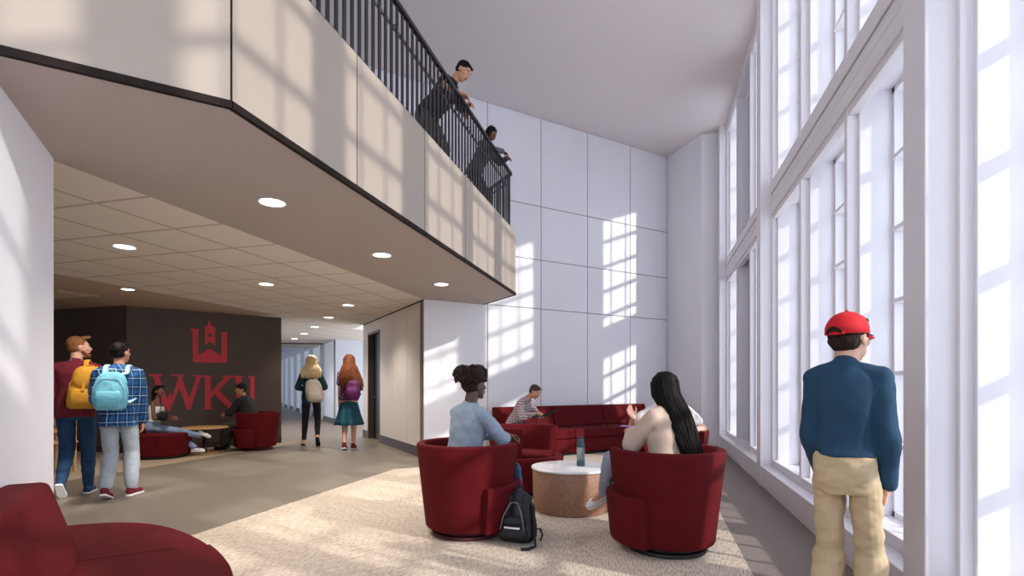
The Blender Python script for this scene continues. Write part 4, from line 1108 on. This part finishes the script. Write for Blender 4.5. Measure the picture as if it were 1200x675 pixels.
# --- two students walking away in the hall
f1 = Fig(cw(89, 6.02), 0.001, -30, 1.88, 'man in maroon sweater and blue jeans walking away with a mustard backpack', 'pale', (0, 0, 1.03), lean=3, head=(66, -2, 0), heft=1.05,
         arms={'L': ((-0.24, 0.10, 0.95), (-0.5, -1, -0.2), None, (1, 0, 0), 0.5), 'R': ((0.22, 0.26, 1.16), (1, -0.6, -1), None, (-1, 0, 0), 0.8)},
         legs={'L': ((-0.10, -0.17, 0.20), (0, 1, 0), (0.0, 0.75, -0.66)), 'R': ((0.09, 0.14, 0.09), (0, 1, 0), (0.1, 1, 0))}, vox=0.008)
f1.hairm = M_hbrown; f1.body(); f1.top('sweater', M_maroon, hem=-0.10, loose=0.012, wr=0.012); f1.collar(M_wht)
f1.trousers(M_jean, calf=0.008); f1.shoes(M_jean); f1.hair(M_hbrown, 'quiff')
bm_ = MB(); 
for x in (-1, 1): bm_.cap(f1.T(x * 0.058, 0.02, -0.05), f1.T(x * 0.03, 0.075, -0.095), 0.018, 0.020, 10)
bm_.cap(f1.T(-0.02, 0.088, -0.085), f1.T(0.02, 0.088, -0.085), 0.016, 0.016, 10)
blob(bm_, 'beard', M_hbrown, f1.root, 0.006, 2, 0.003, 50, sc=f1.sc)
backpack(f1, 'mustard yellow canvas backpack hanging from one shoulder of the man in maroon', M_yel, M_yel, c=(0.12, -0.20, 0.20), w=0.29, h=0.44, straps='R', flap=True, tilt=-0.12)

f2 = Fig(cw(139, 5.92), 0.001, -24, 1.80, 'man in blue plaid shirt and light grey jeans walking away with a light blue backpack', 'tan', (0, 0, 0.985), lean=2, head=(28, -4, 0),
         arms={'L': ((-0.16, 0.28, 1.10), (-0.5, -0.8, -1), None, (1, 0, 0), 0.8), 'R': ((0.215, 0.08, 0.86), (0.2, -1, 0), None, (-1, 0, 0), 0.5)},
         legs={'L': ((-0.09, -0.13, 0.13), (0, 1, 0), (0.05, 0.93, -0.36)), 'R': ((0.10, 0.10, 0.09), (0, 1, 0), (0.35, 1, 0))}, vox=0.008)
f2.hairm = M_hblack; f2.body(); f2.top('plaid_shirt', P_blue, e=0.024, hem=-0.15, loose=0.012, wr=0.014); f2.collar(P_blue)
f2.trousers(M_jeang, thigh=0.012, calf=0.022, end=0.92); f2.shoes(M_maroon); f2.hair(M_hblack, 'short')
backpack(f2, 'light blue backpack on the back of the man in the blue plaid shirt', M_lblue, M_lblue2, c=(-0.02, -0.19, 0.23), w=0.32, h=0.42)

# --- two women further down the hall
f5 = Fig(cw(365, 10.95), 0.001, -18, 1.93, 'blonde woman in dark teal jacket and black trousers walking away with a beige backpack', 'pale', (0, 0, 1.065), female=True, head=(0, 0, 0),
         arms={'L': ((-0.14, 0.22, 1.20), (-0.7, -0.7, -0.8), None, (1, 0, 0), 0.6), 'R': ((0.14, 0.22, 1.20), (0.7, -0.7, -0.8), None, (-1, 0, 0), 0.6)},
         legs={'L': ((-0.16, 0.12, 0.10), (0, 1, 0), (-0.1, 1, -0.1)), 'R': ((0.13, -0.20, 0.21), (0, 1, 0), (0.05, 0.7, -0.7))}, vox=0.009)
f5.hairm = M_hblond; f5.body(); f5.top('jacket', M_tealc, hem=-0.14, loose=0.012, wr=0.012)
f5.trousers(M_blackc, calf=-0.002, end=0.98); f5.shoes(SK['pale'], M_blackc); f5.long_hair(M_hblond, (0, 0, 0), 0.36, n=320, wave=0.02, thick=0.008, capk=1.2, body_t=(0.33, 0.16, 0))
backpack(f5, 'beige canvas backpack slung low on the back of the blonde woman', M_beige, M_beige, c=(0.06, -0.21, 0.10), w=0.32, h=0.44, straps='R', tilt=0.15)

f6 = Fig(cw(409, 10.30), 0.001, -10, 1.91, 'woman with long auburn hair in purple floral top and teal skirt walking away', 'pale', (0, 0, 1.05), female=True, head=(-35, 0, 0),
         arms={'L': ((-0.20, 0.04, 0.88), (-0.3, -1, 0), None, (1, 0, 0), 0.4), 'R': ((0.12, 0.24, 1.12), (0.6, -0.7, -0.8), None, (-1, 0, 0), 0.6)},
         legs={'L': ((-0.08, -0.08, 0.12), (0, 1, 0), (0, 1, -0.2)), 'R': ((0.07, 0.10, 0.09), (0, 1, 0), (0.1, 1, 0))}, vox=0.009)
f6.hairm = M_haub; f6.body(); f6.top('floral_top', F_pur, hem=-0.06, short=True, loose=0.012, wr=0.008)
sm = MB(); seg = 48; vs = []; fs = []
lv = [(0.115, 1.10), (0.125, 1.04), (0.165, 0.96), (0.19, 0.86), (0.22, 0.72), (0.26, 0.58), (0.285, 0.50), (0.28, 0.50), (0.21, 0.70), (0.15, 0.94)]
for r, z in lv:
    for k in range(seg):
        a = 2 * math.pi * k / seg; fl_ = 1 + 0.09 * math.sin(a * 9 + z * 2) * max(0, (1.0 - z)) * 1.6
        vs.append((r * fl_ * math.cos(a), r * fl_ * math.sin(a) * 0.85, z))
for i in range(len(lv) - 1):
    for k in range(seg):
        k2 = (k + 1) % seg; fs.append((i * seg + k, i * seg + k2, (i + 1) * seg + k2, (i + 1) * seg + k))
sm.add(vs, fs); sm.build('skirt', M_tskirt, f6.root, smooth=True)
f6.shoes(M_maroon); f6.long_hair(M_haub, (0, 0, 0), 0.34, n=320, wave=0.05, thick=0.0075, seed=4, capk=1.15, body_t=(0.12, 0.20, 0.10))
backpack(f6, 'small purple patterned backpack on the back of the auburn-haired woman', M_purple, M_purple, c=(0.10, -0.20, 0.14), w=0.27, h=0.36, straps='R')

# --- man with the red cap at the window
pm = cw(991, 2.41)
f11 = Fig(pm, 0.001, 44, 1.66, 'man in red cap, petrol blue sweater and khaki trousers standing at the tall windows', 'pale', (0, 0, 0.915), lean=1, head=(20, -2, 0), vox=0.005, slim=0.80, heft=0.80, nl=0.035,
          arms={'L': ((-0.125, 0.13, 0.855), (-0.25, -1, 0), (0.5, 0.5, -1), (1, 0, 0), 0.3), 'R': ((0.15, 0.07, 0.83), (0.5, -1, 0), (-0.2, 0.3, -1), (-1, 0, 0), 0.3)},
          legs={'L': ((-0.095, 0.0, 0.085), (0, 1, 0), (-0.2, 1, 0)), 'R': ((0.095, 0.02, 0.085), (0, 1, 0), (0.25, 1, 0))})
f11.hairm = M_hdark; f11.body(); f11.top('sweater', M_navy, sm=12, e=0.012, hem=0.055, loose=0.012, wr=0.014, wsc=8, wz=0.8)
f11.trousers(M_khaki, thigh=0.004, calf=0.018, wr=0.014, wsc=9, end=0.99); f11.shoes(M_beige); f11.hair(M_hdark, 'short')
m = MB(); T = f11.T; HR = f11.HR
vs = []; fs = []; sg_ = 32; n = 9
for i in range(n):
    ph = math.radians(90 * i / (n - 1)); 
    for k in range(sg_):
        a = 2 * math.pi * k / sg_; r = math.cos(ph) if i < n - 1 else 0.02
        vs.append(T(0.092 * r * math.cos(a), -0.018 + 0.108 * r * math.sin(a), 0.045 + 0.098 * math.sin(ph) - (0.0 if i else 0.016)) * f11.sc)
for i in range(n - 1):
    for k in range(sg_):
        k2 = (k + 1) % sg_; fs.append((i * sg_ + k, i * sg_ + k2, (i + 1) * sg_ + k2, (i + 1) * sg_ + k))
m.add(vs, fs); m.add([T(0, -0.018, 0.147) * f11.sc + V((0, 0, 0))] + [], [])
cp = m.build('baseball_cap', M_cap, f11.root, smooth=True); so2 = cp.modifiers.new('thickness', 'SOLIDIFY'); so2.thickness = 0.003
m = MB(); vs = []; 
for (rx, ry) in ((0.086, 0.0), (0.086, 0.085)):
    for k in range(13):
        a = math.radians(15 + 150 * k / 12); vs.append(T(rx * math.cos(a) * (1.0 if ry == 0 else 0.86), -0.015 + 0.104 * math.sin(a) + ry * math.sin(a), 0.036 - (0.022 * abs(math.cos(a)) if ry == 0 else 0.02 + 0.018 * abs(math.cos(a)))) * f11.sc)
fs = [(k, k + 1, 14 + k, 13 + k) for k in range(12)]
m.add(vs, fs); o = m.build('cap_brim', M_cap, cp, smooth=True); so2 = o.modifiers.new('thickness', 'SOLIDIFY'); so2.thickness = 0.004
m = MB(); m.ell(T(0, 0, 0) * 0 + T(0, -0.018, 0.145) * f11.sc, (0.008, 0.008, 0.005), HR, 10); m.build('cap_button', M_cap, cp, smooth=True)
m = MB(); ar = [T(0.045 * math.cos(a), -0.120, 0.036 + 0.034 * math.sin(a)) * f11.sc for a in [math.pi * k / 10 for k in range(11)]]
ar = []
for k in range(11):
    a = math.pi * k / 10; x = 0.040 * math.cos(a); ar.append((x, 0.030 + 0.036 * math.sin(a)))
vs = [T(x, -0.018 - 0.117 * math.sqrt(max(0, 1 - (x / 0.092) ** 2)) * math.cos(math.asin(min(1, max(0, (z - 0.045) / 0.098)))), z) * f11.sc for x, z in ar]
m.add(vs, [list(range(len(vs)))]); o = m.build('cap_opening', M_hdark, cp); so2 = o.modifiers.new('thickness', 'SOLIDIFY'); so2.thickness = 0.003
m = MB(); m.tube([T(-0.045, -0.108, 0.033) * f11.sc, T(0, -0.131, 0.030) * f11.sc, T(0.045, -0.108, 0.033) * f11.sc], 0.006, 8); m.build('cap_strap', M_cap, cp, smooth=True)
m = MB()
for x in (-1, 1):
    m.tube([T(x * (0.032 + 0.021 * math.cos(a)), 0.102, 0.012 + 0.017 * math.sin(a)) * f11.sc for a in [2 * math.pi * k / 12 for k in range(13)]], 0.0022, 6)
    m.tube([T(x * 0.053, 0.102, 0.018) * f11.sc, T(x * 0.080, 0.06, 0.018) * f11.sc, T(x * 0.084, -0.01, 0.012) * f11.sc], 0.0022, 6)
m.tube([T(-0.011, 0.102, 0.014) * f11.sc, T(0.011, 0.102, 0.014) * f11.sc], 0.0022, 6)
m.build('eyeglasses', M_blackc, f11.root, smooth=True)
# --- seated man, pale blue shirt
def seat_fig(px, d, camh, **k): return Fig(cw(px, d), 0.013, camh, **k)
f7 = seat_fig(548, 4.50, 48, height=1.84, label='man with big dark curly hair in pale blue shirt seated with clasped hands', skin='dark', pelvis=(0, -0.06, 0.585), lean=9, head=(4, -2, 0), vox=0.0055,
              arms={'L': ((0.01, 0.44, 0.815), (-1, -0.2, -1), (0.5, 1, -0.2), (0.3, 0, -1), 0.9), 'R': ((0.055, 0.42, 0.80), (1, -0.3, -0.8), (-0.5, 1, 0.1), (-0.6, 0, -1), 0.9)},
              legs={'L': ((-0.14, 0.50, 0.09), (-0.2, 0.6, 1), (-0.1, 1, 0)), 'R': ((0.14, 0.46, 0.09), (0.2, 0.6, 1), (0.1, 1, 0))})
f7.hairm = M_hdark; f7.body(); f7.top('shirt', M_pblue, sm=8, hem=-0.08, loose=0.014, wr=0.016, wsc=8, end=0.55); f7.collar(M_pblue, 0.066)
f7.trousers(M_jean, calf=0.01); f7.shoes(M_wht); f7.hair(M_hdark, 'afro')
# --- woman with long black hair, phone in hand
def rel(px, py, d, at, z, camh):
    w = cw(px, d); W = Matrix.Translation(V((at.x, at.y, z))) @ Matrix.Rotation(head_rot(camh), 4, 'Z')
    return tuple(W.inverted() @ V((w.x, w.y, zz(py, d))))
a9 = cw(787, 4.10)
f9 = seat_fig(787, 4.10, -22, height=1.80, label='woman with very long black hair and beige blouse seated with her back to the camera', skin='tan', pelvis=(0, -0.02, 0.585), lean=5, head=(0, 8, 0), female=True, vox=0.0055,
              arms={'L': (rel(741, 508, 4.42, a9, 0.013, -22), (-1, -0.6, -0.9), (0.1, 1, 0.5), (0.3, 0, -1), 0.7), 'R': ((0.10, 0.40, 0.86), (1, -0.4, -0.6), (-0.4, 1, 0.1), (-0.3, 0, -1), 0.7)},
              legs={'L': (rel(707, 577, 4.50, a9, 0.013, -22), (-0.9, 0.3, 1), (-0.80, 0.30, -0.50)), 'R': ((0.02, 0.50, 0.09), (0.1, 0.6, 1), (0, 1, 0))})
f9.hairm = M_hblack; f9.body(); f9.top('blouse', M_blush, sm=22, e=0.028, box=1.0, hem=-0.06, loose=0.014, wr=0.009, wsc=7)
f9.trousers(M_wash, calf=0.004); f9.shoes(M_wht); f9.long_hair(M_hblack, (0, 0, 0), 0.17, n=620, wave=0.002, thick=0.0058, seed=2, body_t=(0.10, 0.165, 0.055), capk=1.18)
W9 = Matrix.Translation(f9.loc) @ Matrix.Rotation(f9.rz, 4, 'Z')
S, E, Wr, hd, hn, cu = f9.arm['L']; ph = W9 @ ((Wr + hd * 0.095 + V((0.01, 0, 0.006))) * f9.sc)
t = thing('phone', 'purple-backed phone held in the left hand of the woman with long black hair', 'phone', ph, f9.rz + 0.35)
m = MB(); m.box(-0.036, 0.036, -0.07, 0.07, 0, 0.008); pb = m.build('case', mat('purple_phone_case', (150, 92, 190), 0.4), t, 0.004)
m = MB(); m.box(-0.032, 0.032, -0.065, 0.065, 0.0082, 0.0092); m.build('screen', mat('phone_screen', (60, 50, 90), 0.15), t)
# --- person in white opposite her
f10 = seat_fig(784, 5.70, 190, height=1.76, label='person in white shirt mostly hidden behind the black-haired woman, one hand raised mid-gesture', skin='pale', pelvis=(0, -0.06, 0.575), lean=6, head=(0, 0, 0), vox=0.007,
               arms={'L': ((-0.16, 0.28, 0.80), (-1, 0.0, -0.6), (0.5, 1, -0.3), (1, 0, 0), 0.5), 'R': ((0.40, 0.24, 0.93), (1, -0.6, -1), (0.45, 0.35, 0.9), (-0.3, 1, 0.2), 0.25)},
               legs={'L': ((-0.14, 0.50, 0.09), (-0.1, 0.6, 1), (-0.1, 1, 0)), 'R': ((0.14, 0.48, 0.09), (0.1, 0.6, 1), (0.1, 1, 0))})
f10.hairm = M_hbrown; f10.body(); f10.top('shirt', M_wht, hem=-0.08, loose=0.016, short=True, wr=0.012); f10.trousers(M_jean); f10.shoes(M_wht); f10.hair(M_hbrown, 'short')
# --- man with laptop on the long sofa
f8 = Fig(cw(604, 9.18), 0.013, 118, 1.80, 'man in maroon checked shirt on the long sofa bending over a laptop', 'tan', (0, -0.02, 0.60), lean=30, head=(-8, 34, 0), vox=0.007,
         arms={'L': ((-0.02, 0.44, 0.80), (-1, -0.2, -0.8), (0.3, 1, -0.3), (0, 0, -1), 0.5), 'R': ((0.10, 0.44, 0.79), (1, -0.3, -0.8), (-0.1, 1, -0.2), (0, 0, -1), 0.5)},
         legs={'L': ((-0.12, 0.52, 0.09), (-0.1, 0.6, 1), (0, 1, 0)), 'R': ((0.12, 0.52, 0.09), (0.1, 0.6, 1), (0, 1, 0))})
f8.hairm = M_hgrey; f8.body(); f8.top('checked_shirt', P_red, hem=-0.08, loose=0.010, wr=0.012, end=0.85); f8.collar(P_red)
f8.trousers(M_jean); f8.shoes(M_blackc); f8.hair(M_hgrey, 'short')
W8 = Matrix.Translation(f8.loc) @ Matrix.Rotation(f8.rz, 4, 'Z')
lp = W8 @ V((0.03, 0.47, 0.735))
t = thing('laptop', 'dark open laptop on the knees of the man in the checked shirt', 'laptop', lp, f8.rz)
m = MB(); m.box(-0.17, 0.17, -0.10, 0.13, 0, 0.014); kb = m.build('keyboard_base', M_blackc, t, 0.004)
m = MB(); m.box(-0.15, 0.15, -0.02, 0.11, 0.0143, 0.0155); m.build('keys', M_grey, kb)
m = MB(); ct, st = math.cos(math.radians(28)), math.sin(math.radians(28))
m.add([(x, 0.13 + (yy * ct) - zt * st, 0.014 + yy * st + zt * ct) for x in (-0.17, 0.17) for yy in (0, 0.22) for zt in (0, 0.008)], [(0, 1, 3, 2), (4, 6, 7, 5), (0, 4, 5, 1), (2, 3, 7, 6), (0, 2, 6, 4), (1, 5, 7, 3)]); m.build('screen_lid', M_blackc, t)
# --- pair by the dark wall
f3 = Fig(cw(180, 9.27), 0.001, 78, 1.64, 'woman with ponytail, white tank top and blue jeans seated cross-legged by the dark wall', 'brown', (0, -0.02, 0.565), lean=10, head=(40, -4, 0), female=True, vox=0.008,
         arms={'L': ((-0.03, 0.30, 0.72), (-1, -0.6, -0.8), (0.5, 1, -0.2), (0, 0, -1), 0.6), 'R': ((0.08, 0.28, 0.69), (0.8, -1, -0.5), (-0.4, 1, -0.2), (0, 0, -1), 0.6)},
         legs={'L': ((0.02, 0.78, 0.10), (0, 0.4, 1), (0.1, 1, 0)), 'R': ((0.0, 0.90, 0.34), (0, 0.5, 1), (0.1, 0.9, -0.5))})
f3.hairm = M_hblack; f3.body(); f3.top('tank_top', M_wht, e=0.010, hem=0.08, sleeve=False, wr=0.004, hi=0.385); f3.trousers(M_jeanl, calf=0.014); f3.shoes(M_wht); f3.hair(M_hblack, 'short')
m = MB()
rnd = random.Random(3)
for i in range(46):
    a = rnd.uniform(-1, 1); b = rnd.uniform(-1, 1)
    pts = [f3.T(a * 0.02, -0.10, 0.07 + b * 0.015), f3.T(a * 0.03, -0.15, 0.06 + b * 0.02), f3.T(a * 0.045, -0.185, -0.02), f3.T(a * 0.05, -0.175 + b * 0.02, -0.14), f3.T(a * 0.04, -0.15 + b * 0.02, -0.26 - rnd.uniform(0, 0.05))]
    m.tube([p * f3.sc for p in pts], [0.010, 0.012, 0.012, 0.010, 0.004], 6)
m.build('ponytail', M_hblack, f3.root, smooth=True)
wb = Matrix.Translation(f3.loc) @ Matrix.Rotation(f3.rz, 4, 'Z') @ V((0.12, 0.20, 0.665))
t = thing('shoulder_bag', 'dark rounded bag resting in the lap of the woman by the dark wall', 'bag', wb, f3.rz)
m = MB(); m.ell((0, 0, 0.08), (0.15, 0.07, 0.08), None, 18); m.ell((0, 0, 0.04), (0.14, 0.08, 0.05), None, 16); blob(m, 'bag_body', M_blackc, t, 0.01, 3, 0.006, 14)
m = MB(); m.tube([(-0.11, 0, 0.16), (-0.07, 0, 0.25), (0.07, 0, 0.25), (0.11, 0, 0.16)], 0.008); m.build('handle', M_blackc, t, smooth=True)
f4 = Fig(cw(292, 10.28), 0.001, -80, 1.70, 'man in black jacket and dark cap seated in a red chair by the dark wall', 'tan', (0, 0.02, 0.575), lean=12, head=(-58, 2, 0), vox=0.008,
         arms={'L': ((-0.10, 0.42, 0.72), (-1, -0.5, -0.8), (0.1, 1, -0.5), (0, 0, -1), 0.5), 'R': ((0.02, 0.52, 0.74), (1, -0.6, -0.6), (0, 1, -0.4), (0, 0, -1), 0.5)},
         legs={'L': ((-0.12, 0.50, 0.09), (-0.1, 0.6, 1), (-0.1, 1, 0)), 'R': ((0.14, 0.62, 0.09), (0.1, 0.6, 1), (0.1, 1, 0))})
f4.hairm = M_hblack; f4.body(); f4.top('jacket', M_blackc, hem=-0.04, loose=0.016, wr=0.014); f4.trousers(M_grey, calf=0.01); f4.shoes(M_blackc, M_blackc); f4.hair(M_hblack, 'short')
m = MB(); m.ell(f4.T(0, -0.018, 0.055), (0.092, 0.104, 0.088), f4.HR, 20); m.cap(f4.T(-0.05, 0.06, 0.072), f4.T(0.05, 0.06, 0.072), 0.022, 0.022, 10); blob(m, 'beanie', M_blackc, f4.root, 0.007, 3, sc=f4.sc)
m = MB(); m.ribbon([(f4.P + f4.up * z + f4.Fw * (0.135 - 0.0 * z) + f4.R * 0.0) * f4.sc for z in (0.16, 0.26, 0.36, 0.42)], 0.045, 0.01, f4.R); m.build('shirt_front', M_wht, f4.root)
# --- two people on the balcony
yb = 5.92
f12 = Fig(V((-2.68, yb + 0.14)), 3.841, math.degrees(TH) + 90, 1.78, 'man in black T-shirt leaning over the balcony railing and looking down', 'tan', (0, -0.10, 0.93), lean=44, head=(0, 42, 0), vox=0.008,
          arms={'L': ((-0.10, 0.42, 1.04), (-1, -0.2, -0.5), (0.6, 1, -0.5), (0.3, 0, -1), 0.7), 'R': ((0.16, 0.42, 1.04), (1, -0.2, -0.5), (-0.4, 1, -0.6), (0, 0, -1), 0.7)},
          legs={'L': ((-0.10, -0.02, 0.09), (0, 1, 0), (0, 1, 0)), 'R': ((0.10, -0.22, 0.09), (0, 1, 0), (0, 1, 0))}, neckf=0.0)
f12.hairm = M_hblack; f12.body(); f12.top('t_shirt', M_blackc, hem=-0.08, short=True, loose=0.014, wr=0.01); f12.trousers(M_grey); f12.shoes(M_blackc); f12.hair(M_hblack, 'short')
f13 = Fig(V((-2.62, 7.66)), 3.841, math.degrees(TH) + 90, 1.60, 'woman with dark bobbed hair leaning on the far end of the balcony railing', 'brown', (0, -0.08, 0.84), lean=24, head=(22, 20, 0), female=True, vox=0.008,
          arms={'L': ((-0.10, 0.42, 1.03), (-1, -0.2, -0.5), (0.5, 1, -0.5), (0.3, 0, -1), 0.7), 'R': ((0.14, 0.42, 1.03), (1, -0.2, -0.5), (-0.4, 1, -0.6), (0, 0, -1), 0.7)},
          legs={'L': ((-0.09, -0.04, 0.09), (0, 1, 0), (0, 1, 0)), 'R': ((0.09, -0.12, 0.09), (0, 1, 0), (0, 1, 0))})
f13.hairm = M_hblack; f13.body(); f13.top('top', mat('grey_top', (96, 98, 106), 0.85), hem=-0.06, loose=0.012, wr=0.01); f13.trousers(M_blackc); f13.shoes(M_blackc); f13.long_hair(M_hblack, (0, -0.08, -0.14), 0.20, n=70, thick=0.012, seed=8, wave=0.006)

# --- black backpack on the floor against the tub chair
pb = cw(607, 4.22)
t = thing('backpack', 'black and grey backpack standing on the rug against the red tub chair', 'backpack', (pb.x, pb.y, 0.013), head_rot(20))
M_bpk = mat('navy_black_nylon', (22, 26, 34), 0.6, var=0.1); M_bgrey = mat('grey_nylon', (110, 116, 124), 0.7, var=0.08)
m = MB()
m.cap((-0.08, 0.0, 0.09), (-0.05, 0.03, 0.34), 0.085, 0.06, 16); m.cap((0.08, 0.0, 0.09), (0.05, 0.03, 0.34), 0.085, 0.06, 16); m.cap((0, -0.01, 0.10), (0, 0.03, 0.36), 0.10, 0.065, 16)
m.cap((-0.09, -0.04, 0.07), (0.09, -0.04, 0.07), 0.066, 0.066, 14)
bb = blob(m, 'bag_body', M_bpk, t, 0.006, 4, 0.008, 14, cut=[(V((0, 0, 0.004)), V((0, 0, -1)))])
m = MB(); m.cap((-0.06, -0.11, 0.10), (0.07, -0.11, 0.10), 0.05, 0.05, 12); m.cap((-0.05, -0.10, 0.19), (0.06, -0.10, 0.19), 0.042, 0.042, 12); blob(m, 'front_pocket', M_bpk, t, 0.006, 3, 0.004, 18)
m = MB(); m.cap((-0.135, -0.03, 0.10), (-0.105, 0.0, 0.30), 0.045, 0.035, 12); blob(m, 'side_panel', M_bgrey, t, 0.006, 3, 0.004, 18)
m = MB(); m.tube([(-0.10, -0.145, 0.13), (-0.08, -0.13, 0.23), (-0.03, -0.09, 0.335), (0.03, -0.09, 0.335), (0.08, -0.13, 0.23), (0.10, -0.145, 0.13)], 0.006, 8); m.build('zip', M_bgrey, t, smooth=True)
m = MB(); m.ribbon([(-0.06, -0.163, 0.15), (0.0, -0.168, 0.15), (0.07, -0.163, 0.15)], 0.014, 0.004, (0, 0, 1)); m.build('reflective_strip', M_wht, t)
m = MB(); m.tube([(-0.03, 0.03, 0.40), (-0.03, 0.03, 0.445), (0.03, 0.03, 0.445), (0.03, 0.03, 0.40)], 0.009, 8); m.build('grab_loop', M_bpk, t, smooth=True)
m = MB(); m.ribbon([(0.08, 0.02, 0.36), (0.135, -0.01, 0.30), (0.16, -0.05, 0.18), (0.17, -0.08, 0.07), (0.19, -0.12, 0.012), (0.15, -0.20, 0.008), (0.10, -0.22, 0.008)], 0.038, 0.010, (0, 1, 0.2)); m.build('shoulder_strap', M_bpk, t, 0.003)
m = MB(); m.ribbon([(0.12, 0.03, 0.10), (0.19, 0.0, 0.12), (0.215, -0.02, 0.08), (0.205, -0.04, 0.03)], 0.03, 0.008, (0, 1, 0)); m.build('shoulder_strap', M_bpk, t, 0.003)
# ------------------------------------------------------------------ light and camera
wd = bpy.data.worlds.new('daylight'); SC.world = wd; wd.use_nodes = True
nt = wd.node_tree; bg = nt.nodes['Background']; bg.inputs[0].default_value = (0.80, 0.88, 1.0, 1); bg.inputs[1].default_value = 2.75
sd = bpy.data.lights.new('sun', 'SUN'); sd.energy = 3.3; sd.angle = math.radians(1.3); sd.color = (1.0, 0.93, 0.86)
so = bpy.data.objects.new('sun', sd); COL.objects.link(so); so.location = (8, -2, 9)
so.rotation_euler = Vector((-1, 0.33, -0.55)).normalized().to_track_quat('-Z', 'Y').to_euler()
cd = bpy.data.cameras.new('camera'); cd.sensor_width = 36; cd.lens = 18.0; cd.shift_y = (HZ - 337.5) / 1200.0; cd.clip_start = 0.05; cd.clip_end = 200
co = bpy.data.objects.new('camera', cd); COL.objects.link(co); co.location = (0, 0, EYE); co.rotation_euler = (math.radians(90), 0, TH)
SC.camera = co
SC.view_settings.view_transform = 'Standard'; SC.view_settings.look = 'None'; SC.view_settings.gamma = 1.0; SC.view_settings.use_curve_mapping = False
SC.view_settings.exposure = 0.2
